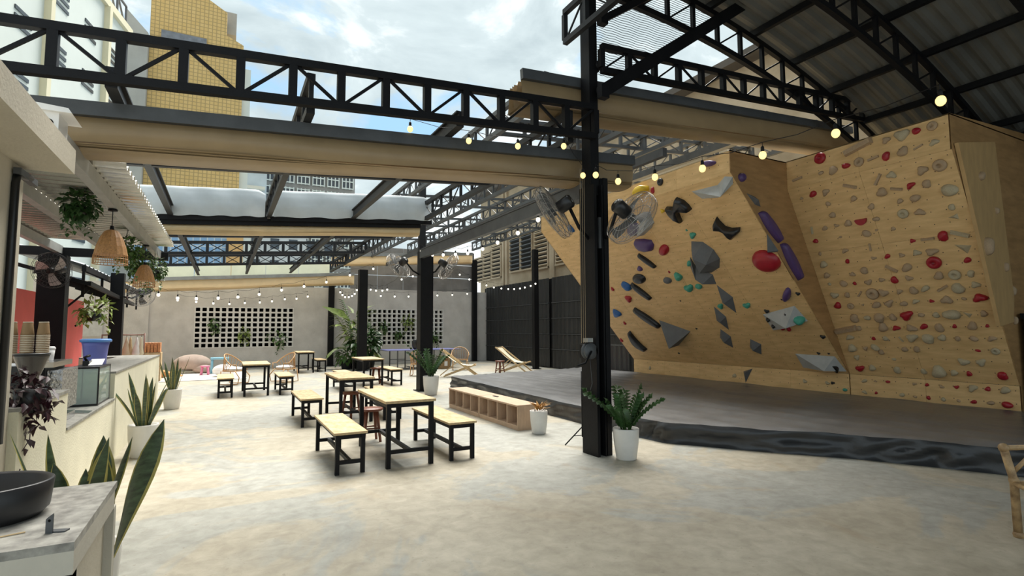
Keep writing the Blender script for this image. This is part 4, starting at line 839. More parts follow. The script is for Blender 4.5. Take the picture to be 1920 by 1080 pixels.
# red brown stools
def make_stool():
    t = thing('wooden_stool', '', 'stool', (0, 0, 0), 0, 'red brown wooden stools')
    MB().lathe([(.001, .43), (.165, .43), (.175, .445), (.165, .465), (.001, .468)], 24).build('seat', redwood, t, True)
    for k in range(4):
        a = PI / 4 + k * PI / 2; MB().tube([(.10 * math.cos(a), .10 * math.sin(a), .43), (.165 * math.cos(a), .165 * math.sin(a), 0)], [.024, .019], 8).build('leg', redwood, t, True)
    for k in range(4):
        a = PI / 4 + k * PI / 2; b_ = a + PI / 2; r_ = .145; z = .13 if k % 2 else .19; MB().tube([(r_*math.cos(a), r_*math.sin(a), z), (r_*math.cos(b_), r_*math.sin(b_), z)], .012, 6).build('rung', redwood, t, True)
    return t
S0 = make_stool()
for i, (x, y, lab) in enumerate([(1.88, 7.82, 'round red brown wooden stool behind the front table'), (2.05, 9.98, 'round red brown wooden stool at the side of the second table'), (3.98, 15.95, 'round red brown wooden stool at the table by the far fan column'), (8.60, 17.05, 'low red brown wooden stool between the two deck chairs')]):
    if i: copy_tree(S0, (x, y, 0), i * .6, lab)
    else: S0.location = (x, y, 0); S0['label'] = lab
# cubby shelf of two units
for i, (y0, lab) in enumerate(((7.46, 'plywood cubby shelf unit next to the golden leaved pot'), (8.92, 'plywood cubby shelf unit at the far end, touching the first unit'))):
    t = thing('cubby_shelf', lab, 'shelf', (4.07, y0, 0), 0, 'low cubby shelves'); Ls, Dp, Hs_ = 1.44, .38, .39
    for nm, a, b_ in (('top_board', (-.01, 0, Hs_ - .025), (Dp, Ls, Hs_)), ('bottom_board', (0, 0, .05), (Dp, Ls, .075)), ('plinth', (.005, 0, 0), (Dp, Ls, .05)), ('back_board', (Dp - .015, .02, .075), (Dp, Ls - .02, Hs_ - .025))): MB().box(a, b_).build(nm, pinkwood, t)
    for k in range(5): y = k * (Ls - .022) / 4; MB().box((0, y, .075), (Dp - .015, y + .022, Hs_ - .025)).build('divider', pinkwood, t)
tag(MB().box((4.25, 8.55, .391), (4.29, 8.72, .40)).build('phone', black), 'dark phone lying on the cubby shelf', 'phone')
# deck chairs
def deck_chair(label, loc, rz):
    t = thing('deck_chair', label, 'chair', loc, rz, 'canvas deck chairs'); w_ = .56
    for s in (-1, 1):
        x = s * w_ / 2
        MB().bar((x, -.62, .02), (x, .62, .92), .03, .045).build('side_rail', palewood, t); MB().bar((x - s*.035, .50, .02), (x - s*.035, -.55, .40), .03, .045).build('leg', palewood, t); MB().bar((x - s*.065, .05, .50), (x - s*.065, .62, .05), .022, .03).build('prop', palewood, t)
    for p in ((.60, .90), (-.55, .38), (-.58, .05)): MB().tube([(-w_/2, p[0], p[1]), (w_/2, p[0], p[1])], .016, 8).build('cross_bar', palewood, t, True)
    def sl(u, v): y = .60 - 1.13 * v; zl_ = .90 - .52 * v; return ((u - .5) * (w_ - .08), y, zl_ - .20 * math.sin(PI * v) * (1 - .15 * math.cos((u - .5) * 2)) + .0)
    MB().grid(sl, 4, 16).build('canvas_sling', canvas, t, True); return t
deck_chair('cream canvas deck chair turned sideways at the end of the crash mat', (7.0, 16.9, 0), R_(64)); deck_chair('cream canvas deck chair beside the slim fence post', (9.35, 17.4, 0), R_(38))
# rattan chairs
def rattan_chair(label, loc, rz, cushion=True, m=None):
    m = m or rattan; t = thing('rattan_chair', label, 'chair', loc, rz, 'rattan chairs'); ring = [(.30 * math.cos(a), .27 * math.sin(a), .40) for a in [2*PI*i/16 for i in range(16)]]
    MB().tube(ring, .017, 6, True).build('seat_ring', m, t, True)
    top = [(.34 * math.cos(a), -.10 + .34 * math.sin(a) * 1.0, .58 + .30 * max(0, math.sin(a)) ) for a in [R_(-25 + 230 * i / 18) for i in range(19)]]
    MB().tube(top, .017, 6).build('back_hoop', m, t, True)
    for i in range(2, 17):
        a = R_(-25 + 230 * i / 18); MB().tube([(.29 * math.cos(a), .26 * math.sin(a), .40), top[i]], .008, 5).build('spindle', m, t, True)
    for s in (-1, 1):
        MB().tube([(s*.27, -.2, .40), (s*.30, -.34, .22), (s*.29, -.30, .03), (s*.27, 0, .015), (s*.27, .26, .03), (s*.25, .22, .40)], .015, 6).build('leg_loop', m, t, True); MB().tube([(s*.27, -.26, .40), top[0] if s > 0 else top[-1]], .014, 6).build('arm', m, t, True)
    if cushion: MB().blob((0, -.02, .45), (.27, .25, .06), 16, 8, lambda q: 1 + .12 * abs(q.x * q.y)).build('cushion', whitecloth, t, True)
    else: MB().lathe([(.001, .405), (.29, .405)], 16).build('seat_weave', m, t)
    return t
rattan_chair('rattan chair with white cushion beside the low plywood bench and the rug', (.28, 17.85, 0), R_(60)); rattan_chair('rattan chair with white cushion turned towards the table by the back wall', (1.70, 17.9, 0), R_(-65))
rattan_chair('round backed rattan chair half hidden behind the deck chair', (8.15, 19.6, 0), R_(-20), False); rattan_chair('rattan chair mostly hidden behind the far fan column', (5.95, 17.9, 0), R_(150), False)
# bamboo armchair at the right edge
bam = mat('aged bamboo', (.24, .13, .055), .5, 0, .4, 9, col2=(.44, .30, .15)); t = thing('bamboo_armchair', 'weathered bamboo armchair in the right foreground', 'chair', (5.34, 1.9, 0))
def pole(nm, *pts, r=.029):
    o = MB().tube(pts, r, 8).build(nm, bam, t, True)
    for p in pts: MB().blob(p, (r*1.25,)*3, 8, 6).build('joint', bam, o, True)
pole('leg', (-.02, .0, .02), (-.03, .0, .42), (-.08, .03, .66)); pole('leg', (-.32, -.28, .0), (-.30, -.26, .42)); pole('leg', (.50, -.42, .0), (.50, -.42, .72)); pole('leg', (.2, -.75, .0), (.2, -.75, .72))
pole('arm', (-.08, .03, .66), (.52, -.40, .70), r=.02); pole('arm', (-.36, -.25, .62), (.2, -.75, .70), r=.02); pole('seat_rail', (-.03, 0, .40), (.50, -.42, .40), r=.02); pole('seat_rail', (-.03, 0, .40), (-.30, -.26, .40), r=.02); pole('seat_rail', (-.30, -.26, .40), (.2, -.75, .40), r=.02)
pole('brace', (-.03, 0, .48), (.12, -.10, .66), r=.015); pole('leg', (-.30, -.26, .42), (-.36, -.25, .62)); pole('back_rail', (.5, -.42, .72), (.2, -.75, .72), r=.02)
MB().add([(-.03, 0, .41), (.5, -.42, .41), (.2, -.75, .41), (-.3, -.26, .41)], [(0, 1, 2, 3)]).build('seat', bam, t)
# table tennis table and boxes
t = thing('table_tennis_table', 'blue table tennis table by the back wall', 'table', (5.6, 20.75, 0)); bl = mat('blue table paint', (.13, .14, .33), .4, 0, .1, 4)
for k in (0, 1): MB().box((k * 1.55, 0, .74), (k * 1.55 + 1.53, 1.45, .765)).build('table_half', bl, t)
for x in (.45, 1.1, 1.95, 2.65):
    for y in (.15, 1.3): MB().box((x - .02, y - .02, 0), (x + .02, y + .02, .74)).build('leg', gsteel, t)
for x in (.45, 1.1, 1.95, 2.65): barobj('end_rail', (x, .15, .06), (x, 1.3, .06), .03, .03, gsteel, t)
for y in (.15, 1.3): barobj('side_rail', (.45, y, .34), (1.1, y, .34), .025, .025, gsteel, t); barobj('side_rail', (1.95, y, .34), (2.65, y, .34), .025, .025, gsteel, t)
t = thing('cardboard_box', 'upright brown cardboard box under the table tennis table', 'box', (7.83, 20.5, 0)); MB().box((-.2, -.15, 0), (.2, .15, .52)).build('body', kraft, t); MB().box((-.04, -.156, .12), (.09, -.15, .30)).build('paper_label', whitep, t); MB().box((-.1, -.155, .36), (.1, -.15, .40)).build('printed_strip', redwood, t)
t = thing('backpack', 'black bag standing on the end of the table tennis table', 'bag', (6.75, 20.9, .767)); MB().blob((0, 0, .22), (.13, .1, .22), 12, 8).build('body', blackplastic, t, True); MB().tube([(-.04, 0, .42), (0, 0, .48), (.04, 0, .42)], .012, 6).build('handle', gsteel, t, True)
# play corner
tag(MB().box((-1.7, 19.7, .001), (.7, 23.2, .018)).build('play_mat', rug), 'pale play mat on the floor in front of the back wall', 'rug')
t = thing('bean_bag', 'dusty pink bean bag slumped against the back wall', 'bean bag', (-1.0, 23.3, .02)); MB().blob((0, 0, .33), (.62, .5, .34), 20, 12, lambda q: (.8 if q.z < -.6 else 1) + .06 * math.sin(q.x * 9) * abs(q.y)).build('body', beanc, t, True); MB().blob((.35, -.3, .14), (.34, .28, .16), 14, 9).build('side_fold', beanc, t, True)
tag(MB().blob((.05, 21.0, .222), (.36, .34, .20), 16, 9).build('cushion', whitecloth), 'cream floor cushion beside the cushioned rattan chair', 'cushion')
def kid_stool(label, m, loc, s):
    t = thing('kids_stool', label, 'stool', loc); MB().lathe([(.001, .27*s), (.15*s, .27*s), (.16*s, .29*s), (.15*s, .31*s), (.001, .315*s)], 20).build('seat', m, t, True)
    for k in range(4): a = PI/4 + k*PI/2; MB().tube([(.11*s*math.cos(a), .11*s*math.sin(a), .28*s), (.16*s*math.cos(a), .16*s*math.sin(a), 0)], [.035*s, .042*s], 8).build('leg', m, t, True)
kid_stool('small pink plastic stool on the play mat', pinkp, (-.55, 22.0, .02), 1.0); 
t = thing('kids_table', 'sky blue plastic table beside the pink stool', 'table', (-.1, 22.6, .02)); MB().box((-.3, -.25, .50), (.3, .25, .56)).build('table_top', skyp, t)
for x in (-.24, .24):
    for y in (-.2, .2): MB().tube([(x, y, .5), (x*1.1, y*1.1, 0)], .04, 8).build('leg', skyp, t, True)
t = thing('foam_wedge', 'orange foam wedge lying behind the serving counter', 'wedge', (-1.95, 21.6, .02)); MB().prism([(-.5, 0, 0), (.75, 0, 0), (-.5, 0, .42)], (0, .6, 0)).build('body', mat('orange foam', (.62, .27, .10), .8, 0, .1, 4), t)
# clothes rail
t = thing('clothes_rail', 'brown pipe clothes rail behind the serving counter', 'clothes rail', (-3.2, 20.0, 0)); cop = mat('brown pipe', (.20, .09, .06), .5, 0, .2, 10)
MB().tube([(0, 0, 0), (0, 0, 1.47)], .02, 8).build('post', cop, t, True); MB().tube([(1.05, 0, 0), (1.05, 0, 1.5)], .02, 8).build('post', cop, t, True); MB().tube([(0, 0, 1.45), (1.05, 0, 1.45)], .018, 8).build('rail', cop, t, True)
clo = [(.30, 'black', black, .11), (.42, 'cream', canvas, .10), (.60, 'pale beige', mat('beige cotton', (.62, .50, .36), .9), .13), (.70, 'straw', palewood, .08), (.86, 'white', whitecloth, .13), (.97, 'ivory', canvas, .09)]
for x, nm, m, w_ in clo:
    g = thing('hanging_bag', nm + ' cloth bag hanging from the clothes rail', 'bag', (-3.2 + x, 20.0, 1.0), 0, 'bags on the clothes rail')
    MB().lathe([(.015, .38), (.03, .30), (w_ * .55, .12), (w_, -.12), (w_ * .9, -.16)], 10).build('body', m, g, True); MB().tube([(0, 0, .38), (.0, .015, .43), (0, .0, .475)], .006, 5).build('hook', gsteel, g, True)
t = thing('woven_basket', 'orange woven basket beside the clothes rail', 'basket', (-1.95, 20.3, .9)); om = mat('orange weave', (.55, .24, .10), .7, 0, .35, 22)
for i in range(5): MB().box((-.22 + i * .09, -.2, 0), (-.15 + i * .09, .2, .30)).build('slat', om, t)
MB().box((-.24, -.22, -.9), (.24, .22, -.005)).build('stand', palewood, t)
q = on(168, 611, 'Y', YB - .07); tag(MB().box((q.x - .38, YB - .06, q.z - .38), (q.x + .38, YB - .005, q.z + .36)).build('notice_board', mat('pale board', (.55, .55, .53), .6)), 'pale grey notice board on the wall below the hanging pot', 'board')
t = thing('speaker_stand', 'slim black tripod stand behind the tall column', 'stand', (4.33, 6.1, 0))
MB().tube([(0, 0, .12), (0, 0, 1.0)], .016, 8).build('pole', black, t, True)
for k in range(3): a = k * 2.09 + 2.6; MB().tube([(0, 0, .26), (.24 * math.cos(a), .24 * math.sin(a), .008)], .009, 6).build('leg', black, t, True); MB().tube([(0, 0, .14), (.13 * math.cos(a), .13 * math.sin(a), .13)], .006, 5).build('strut', black, t, True)
# awning winch on the column
t = thing('awning_winch', 'steel hand winch with crank on the side of the tall column', 'winch', (4.02, 5.62, 1.30))
MB().lathe([(.02, -.04), (.10, -.04), (.10, -.03), (.06, -.02), (.06, .02), (.10, .03), (.10, .04), (.02, .04)], 20, (0, -.12, 0), axis='Y').build('drum', gsteel, t, True); MB().box((-.02, -.10, -.09), (.09, .06, .08)).build('housing', black, t)
MB().tube([(-.0, -.17, 0), (-.12, -.20, -.14), (-.24, -.20, -.17)], .012, 6).build('crank', black, t, True); MB().box((-.05, -.16, .11), (.03, -.06, .16)).build('guide', lsteel, t)
MB().tube([(.01, -.12, -.1), (.03, -.13, -.4), (.0, -.13, -.48)], .004, 5).build('rope_tail', gsteel, t, True)
for k in range(3):
    tag(MB().tube([(3.92 + .03 * k, 5.52, 1.4), (3.92 + .03 * k, 5.50, 3.6)], .0035, 4).build('pulley_rope', mat('tan rope', (.32, .24, .15), .8)), 'thin tan rope running up from the hand winch', 'rope', 'winch ropes')

# ================================================================ PLANTS
def leafquad(mb, p, d, up, L, w_, fold=.25):
    d = Vector(d).normalized(); s = d.cross(Vector(up)); s = s.normalized() if s.length > 1e-4 else Vector((1, 0, 0)); n = s.cross(d); p = Vector(p); c_ = p + d * L * .45
    mb.add([p, c_ + s * w_ / 2 + n * fold * w_, p + d * L - n * .12 * L, c_ - s * w_ / 2 + n * fold * w_, c_], [(0, 1, 4), (1, 2, 4), (2, 3, 4), (3, 0, 4)])
def foliage(c, r, n, L, w_, seed=0, droop=.3, trail=0):
    rn = random.Random(seed); mb = MB()
    for i in range(n):
        v = Vector((rn.gauss(0, 1), rn.gauss(0, 1), rn.gauss(0, 1))).normalized() * rn.random() ** .4; p = Vector((c[0] + v.x * r[0], c[1] + v.y * r[1], c[2] + v.z * r[2])); d = v + Vector((rn.uniform(-.5, .5), rn.uniform(-.5, .5), rn.uniform(-.6, .4) - droop)); leafquad(mb, p, d, (rn.uniform(-.3, .3), rn.uniform(-.3, .3), 1), L * rn.uniform(.7, 1.25), w_ * rn.uniform(.8, 1.2))
    for k in range(trail):
        a = rn.uniform(0, 6.28); x, y = c[0] + r[0] * .7 * math.cos(a), c[1] + r[1] * .7 * math.sin(a); ln = rn.uniform(.5, 1.1) * r[2] * 2.4
        for j in range(10): leafquad(mb, (x + rn.uniform(-.03, .03), y + rn.uniform(-.03, .03), c[2] - ln * j / 9), (rn.uniform(-1, 1), rn.uniform(-1, 1), -.5), (0, 0, 1), L * .8, w_ * .8)
    return mb
def pot_prof(r, h): return [(.001, 0), (r * .74, 0), (r * .78, .012), (r * .95, h * .55), (r, h - .02), (r, h), (r * .90, h), (r * .88, h - .04), (.001, h - .04)]
def pot(t, r, h, m=None, fl=.012):
    MB().lathe(pot_prof(r, h), 28, flute=fl).build('pot', m or whitepot, t, True); MB().lathe([(.001, h - .03), (r * .87, h - .035)], 16).build('soil', soil, t)
def sans_leaf(L, w_, lean, az, curl=0.2, twist=.5):
    mb = MB(); n = 9; cs = [-1, -.8, 0, .8, 1]; base = Vector((math.cos(az), math.sin(az), 0)); sd_ = Vector((-math.sin(az), math.cos(az), 0))
    for i in range(n + 1):
        f = i / n; wd = w_ * (.55 + .9 * math.sin(min(f * 1.25, 1) * PI * .5) - .45 * f) * (1 - f ** 5) * .9 + .001; o = base * (L * (lean * f + curl * f * f)) + Vector((0, 0, L * f * (1 - .12 * curl * f)))
        a = twist * f; s = sd_ * math.cos(a) + base * math.sin(a); nn_ = base * math.cos(a) - sd_ * math.sin(a)
        for c_ in cs: mb.v.append(tuple(o + s * wd / 2 * c_ + nn_ * (.18 * wd * (c_ * c_))))
    for i in range(n):
        for j in range(4): mb.f.append((i*5+j, i*5+j+1, (i+1)*5+j+1, (i+1)*5+j)); mb.m.append(1 if j in (0, 3) else 0)
    return mb
def snake_plant(label, loc, r, h, leaves, seed):
    t = thing('snake_plant', label, 'potted plant', loc, 0, 'potted snake plants'); pot(t, r, h); rn = random.Random(seed)
    for k in range(leaves):
        az = 2 * PI * k / leaves + rn.uniform(-.3, .3); L = rn.uniform(.42, .72)
        sans_leaf(L, rn.uniform(.055, .085), rn.uniform(.03, .42), az, rn.uniform(0, .22), rn.uniform(-.8, .8)).build('leaf', [sansg, sansy], t, True, loc=(r * .35 * math.cos(az), r * .35 * math.sin(az), h - .05))
    return t
snake_plant('snake plant in white pot against the middle of the serving counter', (-.86, 8.3, 0), .165, .40, 15, 3); snake_plant('snake plant in white pot at the far end of the serving counter', (-.88, 12.95, 0), .17, .40, 10, 8)
t = snake_plant('broad leaved snake plant behind the concrete wash stand', (-.66, 3.72, 0), .20, .42, 9, 21)
for L, w_, lean, az, cu, tw, off_ in ((.72, .15, .24, -.05, .06, 1.35, (.17, -.16)), (.62, .15, .05, 1.5, .05, .2, (.08, 0)), (.50, .11, .1, 2.9, .1, 1.2, (-.03, .03)), (.44, .09, .25, 3.2, .2, 1.4, (-.10, 0)), (.56, .15, .03, 4.6, .03, .1, (.10, .02)), (.46, .10, .05, 1.7, .05, 0, (.03, -.05))):
    sans_leaf(L, w_, lean, az, cu, tw).build('leaf', [sansg, sansy], t, True, loc=(off_[0], off_[1], .38))
def zz_plant(label, loc, r, h, stems, seed, Ls=.55):
    t = thing('zamioculcas', label, 'potted plant', loc, 0, 'potted zamioculcas plants'); pot(t, r, h); rn = random.Random(seed)
    for k in range(stems):
        az = 2 * PI * k / stems + rn.uniform(-.4, .4); L = Ls * rn.uniform(.6, 1.1); lean = rn.uniform(.2, .95); mb = MB(); pts = []
        for i in range(12):
            f = i / 11; pts.append(Vector((math.cos(az) * L * lean * f ** 1.5, math.sin(az) * L * lean * f ** 1.5, L * f * (1 - .15 * f * lean))))
        mb.tube(pts, [.010 * (1 - .6 * i / 11) for i in range(12)], 5)
        for i in range(2, 12):
            d = (pts[i] - pts[i-1]).normalized(); s = d.cross(Vector((math.cos(az), math.sin(az), .2))).normalized()
            for sg in (-1, 1): leafquad(mb, pts[i], s * sg + d * .7, Vector((math.cos(az), math.sin(az), .8)), .10, .062, .15)
        leafquad(mb, pts[-1], pts[-1] - pts[-2], (1, 0, 0), .09, .045); mb.build('frond', leafg, t, True, loc=(.05 * math.cos(az), .05 * math.sin(az), h - .04))
    return t
zz_plant('dark green zamioculcas in white pot leaning on the tall column', (4.36, 5.24, 0), .155, .37, 16, 4, .52); zz_plant('dark green zamioculcas in white pot beside the far fan column', (4.46, 12.55, 0), .19, .45, 15, 9, .85)
t = thing('golden_plant', 'small golden leaved plant in white pot at the end of the cubby shelf', 'potted plant', (4.26, 7.14, 0)); pot(t, .135, .34); rn = random.Random(2)
for k in range(26): a = rn.uniform(0, 6.28); mb = MB(); leafquad(mb, (0, 0, 0), (math.cos(a), math.sin(a), rn.uniform(.3, 1.8)), (0, 0, 1), rn.uniform(.10, .2), .045); mb.build('leaf', leafgold, t, True, loc=(.03 * math.cos(a), .03 * math.sin(a), .32 + rn.uniform(0, .06)))
# big palm group
t = thing('areca_palm', 'tall feathery palm beside the black columns at the back wall', 'potted plant', (4.75, 22.6, 0)); pot(t, .26, .4, dsteel); rn = random.Random(12)
def frond(L, az, lift, curl, n=20, lw=.075, ll=.55):
    mb = MB(); d0 = Vector((math.cos(az), math.sin(az), 0)); pts = []
    for i in range(n + 1): f = i / n; pts.append(d0 * (L * (1 - lift) * f ** 1.2) + Vector((0, 0, L * (lift * 1.15 * f - curl * f ** 2.4))))
    mb.tube(pts, [.018 * (1 - .8 * i / n) for i in range(n + 1)], 5)
    for i in range(int(n * .35), n + 1):
        d = (pts[i] - pts[i-1]).normalized(); s = d.cross(Vector((0, 0, 1))).normalized()
        for sg in (-1, 1): leafquad(mb, pts[i], s * sg + d * .8 + Vector((0, 0, -.35)), (0, 0, 1), ll * (1 - .5 * abs(2 * i / n - 1.3)), lw, .1)
    return mb
for L, az, lift, cu in ((3.3, 2.85, .70, .18), (3.0, 3.5, .72, .35), (2.8, 2.3, .78, .3), (2.9, .6, .72, .35), (2.5, 5.2, .70, .45), (2.4, 4.3, .6, .45), (3.0, 2.6, .82, .15), (2.2, 3.1, .55, .5), (2.0, .1, .5, .5), (2.7, 1.2, .78, .3), (2.6, 4.9, .8, .3), (2.3, 3.9, .7, .4)):
    frond(L, az, lift, cu).build('frond', leafm if rn.random() < .45 else leafy, t, True, loc=(0, 0, .36))
pf = random.Random(77); pm = MB()
for k in range(70):
    a = pf.uniform(0, 6.28); rr_ = pf.uniform(.05, .5); leafquad(pm, (rr_ * math.cos(a), rr_ * math.sin(a), pf.uniform(1.1, 2.2)), (math.cos(a), math.sin(a), pf.uniform(-.5, .9)), (0, 0, 1), pf.uniform(.4, .75), pf.uniform(.08, .14), .1)
o = pm.build('crown_leaves', leafy, t, True, loc=(0, 0, .2)); o['kind'] = 'stuff'
for az, L in ((2.9, 1.2), (2.5, 1.0), (3.4, .95)):
    bl_ = MB(); leafquad(bl_, (0, 0, 0), (math.cos(az), math.sin(az) * .4, .55), (0, -1, .6), L, .34, .12); bl_.build('broad_leaf', leafy, t, True, loc=(-.25, -.1, 2.0))
def bush(label, loc, r, n, L, m, h, name='leafy_shrub', seed=1):
    t = thing(name, label, 'potted plant', loc); pot(t, .2, .34, dsteel); MB().tube([(0, 0, .3), (.02, 0, h)], .018, 6).build('stem', redwood, t, True)
    o = foliage((0, 0, h), r, n, L, L * .55, seed).build('foliage', m, t, True); o['kind'] = 'stuff'; return t
bush('dark broad leaved shrub at the foot of the palm', (4.95, 21.75, 0), (.55, .4, .55), 130, .36, leafg, 1.05, seed=3); bush('light green fiddle leaf shrub right of the palm', (5.30, 22.3, 0), (.34, .3, .5), 70, .28, leafm, 1.15, seed=5); bush('low trailing green shrub left of the palm', (4.35, 22.3, 0), (.35, .3, .4), 70, .28, leafm, .55, seed=8)
# planters on the screen blocks
for i, (px, py, rr, lab) in enumerate(((402, 610, .2, 'small trailing planter high on the left screen blocks'), (458, 627, .24, 'yellow green planter in the middle of the left screen blocks'), (520, 635, .36, 'wide planter with two white pots on the left screen blocks'), (720, 613, .2, 'small planter on the right screen blocks near the palm'), (766, 603, .28, 'bright green planter in the middle of the right screen blocks'), (749, 628, .18, 'tiny planter low on the right screen blocks'), (815, 632, .26, 'trailing planter at the outer end of the right screen blocks'))):
    q = on(px, py, 'Y', YB - .16); t = thing('wall_planter', lab, 'planter', q, 0, 'planters on the screen blocks')
    MB().lathe([(.001, -.14), (.07, -.14), (.09, .0), (.001, 0)], 14).build('pot', whitepot if i == 2 else blackplastic, t, True, loc=(0, .05, 0))
    if i == 2: MB().lathe([(.001, -.14), (.07, -.14), (.09, .0), (.001, 0)], 14).build('pot', whitepot, t, True, loc=(.22, .05, .02))
    o = foliage((0, 0, .05), (rr, .1, rr * .8), 45, .16, .09, 30 + i, .3, 3).build('foliage', leafy if i in (1, 4) else leafm, t, True); o['kind'] = 'stuff'
# hanging plants under the clear roofing
for i, (px, py, X, rr, ny_, m, lab) in enumerate(((150, 388, -1.5, .16, 260, leafg, 'trailing plant hanging from the roofing nearest the kiosk canopy'), (238, 470, -1.4, .17, 220, leafm, 'trailing plant hanging between the two woven lamps'), (262, 495, -1.35, .2, 240, leafm, 'lush trailing plant just before the farther woven lamp'), (291, 507, -1.2, .18, 180, leafm, 'trailing plant hanging behind the farther woven lamp'))):
    q = on(px, py, 'X', X); t = thing('hanging_plant', lab, 'hanging plant', q, 0, 'plants hanging under the ribbed roofing')
    MB().lathe([(.001, -.12), (.06, -.12), (.08, 0), (.001, 0)], 14).build('pot', blackplastic, t, True)
    for k in range(3): a = k * 2.09; MB().tube([(.08 * math.cos(a), .08 * math.sin(a), 0), (0, 0, max(.1, 3.19 - q.z))], .003, 4).build('cord', black, t)
    o = foliage((0, 0, .03), (rr, rr, rr * 1.1), ny_, .085, .06, 50 + i, .3, 8).build('foliage', m, t, True); o['kind'] = 'stuff'
q = on(177, 588, 'X', -2.45); t = thing('hanging_plant', 'yellow green plant in black pot hanging in front of the red wall', 'hanging plant', q)
MB().lathe([(.001, -.16), (.11, -.16), (.14, 0), (.001, 0)], 14).build('pot', blackplastic, t, True); o = foliage((0, 0, .1), (.32, .3, .2), 90, .17, .09, 61, .2, 5).build('foliage', leafy, t, True); o['kind'] = 'stuff'; MB().tube([(0, 0, 0), (0, 0, max(.2, 2.42 - q.z))], .004, 4).build('cord', black, t)
# maroon trailing plant by the pillar
c0 = on(55, 745, 'Y', 4.78); t = thing('trailing_plant', 'maroon trailing plant hanging over the counter beside the pillar', 'hanging plant', c0); rn = random.Random(31)
MB().lathe([(.001, -.1), (.08, -.1), (.1, .06), (.001, .06)], 14).build('pot', blackplastic, t, True); ml = MB(); leafquad(ml, (0, 0, 0), (1, 0, -.25), (0, 0, 1), .075, .036); lm = ml.mesh('leaf', leafp, True)
for k in range(230):
    v = Vector((rn.gauss(0, 1), rn.gauss(0, 1), rn.gauss(0, 1))).normalized() * rn.random() ** .45; p_ = (v.x * .15, v.y * .13, v.z * .20 - .02 + (.04 if v.x < 0 else 0)); o = link('leaf', lm, t, p_, (rn.uniform(-.8, .8), rn.uniform(-.2, 1.0), rn.uniform(0, 6.28))); s = rn.uniform(.7, 1.3); o.scale = (s, s, s)
for k in range(3):
    x0, y0 = (-.08, .0, -.03)[k], -.06 + .03 * k; pts = [(x0 + .03 * math.sin(i), y0 - .01 * i, -.16 - .055 * i) for i in range(6)]; MB().tube(pts, .003, 5).build('stem', leafp, t, True)
    for p_ in pts[1:]: link('leaf', lm, t, p_, (0, .6, rn.uniform(0, 6.28)))

# ================================================================ KIOSK GOODS
t = thing('coffee_machine', 'black and foil wrapped coffee machine carrying paper cups', 'coffee machine', (-1.50, 6.25, .767))
MB().prism([(.17, -.36, .02), (.17, -.36, .40), (.08, -.36, .52), (-.22, -.36, .52), (-.25, -.36, .02)], (0, .10, 0)).build('side_panel', blackplastic, t); MB().box((-.24, -.26, .10), (.16, .36, .50)).build('body', dsteel, t); MB().box((.165, -.22, .12), (.27, .34, .47)).build('foil_wrap', crumpled, t); MB().box((-.25, -.3, .50), (.22, .36, .545)).build('cup_tray', chrome, t); MB().box((-.2, -.3, 0), (.26, .36, .06)).build('drip_tray', chrome, t)
t = thing('coffee_grinder', 'coffee grinder with smoky cone hopper beside the maroon plant', 'grinder', (-1.27, 5.30, 1.087)); MB().lathe([(.025, .06), (.03, .08), (.105, .30), (.105, .315), (.001, .32)], 24).build('hopper', mat('smoky plastic', (.10, .09, .08), .25, 0, .2, 4), t, True); MB().box((-.06, -.1, 0), (.06, .1, .075)).build('body', blackplastic, t); MB().lathe([(.11, .31), (.11, .325), (.001, .33)], 24).build('lid', blackplastic, t, True)
cupm = mat('brown paper cup', (.27, .17, .08), .7, 0, .05, 10); rimm = mat('cream cup rim', (.55, .47, .36), .6)
CS = thing('cup_stack', '', 'paper cups', (0, 0, 0), 0, 'stacks of brown paper cups'); MB().lathe([(.045, .235), (.043, .25), (.034, .335), (.033, .337), (.001, .337)], 22).build('top_cup', cupm, CS, True); MB().lathe([(.033, .337), (.035, .337), (.0335, .345), (.030, .345), (.030, .338)], 22).build('cup_base', rimm, CS, True)
rm = MB().lathe([(.043, 0), (.047, .002), (.047, .007), (.043, .009)], 22).mesh('cup_rim', rimm, True); sm_ = MB().lathe([(.0435, .0), (.0425, .0075)], 22).mesh('cup_side', cupm, True)
for k in range(16): link('cup_rim', rm, CS, (0, 0, k * .015)); link('cup_side', sm_, CS, (0, 0, k * .015 + .008))
for i, (x, y, lab) in enumerate(((-1.365, 5.98, 'tall stack of brown paper cups next to the white lidded cup'), (-1.47, 5.98, 'middle stack of brown paper cups on the coffee machine'), (-1.575, 5.98, 'stack of brown paper cups nearest the pillar'), (-1.66, 6.02, 'stack of brown paper cups half hidden by the pillar'))):
    if i: copy_tree(CS, (x, y, 1.313), None, lab)
    else: CS.location = (x, y, 1.313); CS['label'] = lab
t = thing('lidded_cup', 'white lidded paper cup beside the brown cup stacks', 'cup', (-1.40, 6.35, 1.313)); MB().lathe([(.001, 0), (.033, 0), (.042, .10), (.001, .10)], 18).build('body', whitep, t, True); MB().lathe([(.045, .10), (.045, .112), (.036, .125), (.001, .125)], 18).build('lid', whitep, t, True)
t = thing('display_case', 'small black framed glass display case on the counter ledge', 'display case', (-1.46, 7.38, .767)); gx, gy, gz = .27, .66, .40
for nm, a, b_ in (('back_pane', (0, .005, .02), (.004, gy, gz)), ('front_pane', (gx - .004, .005, .02), (gx, gy, gz)), ('end_pane', (0, 0, .02), (gx, .004, gz)), ('end_pane', (0, gy - .004, .02), (gx, gy, gz)), ('shelf', (.01, .01, .20), (gx - .01, gy - .01, .206))): MB().box(a, b_).build(nm, glass, t)
MB().box((0, 0, 0), (gx, gy, .02)).build('base', blackplastic, t); MB().box((-.003, -.003, gz), (gx + .003, gy + .003, gz + .018)).build('top_frame', blackplastic, t)
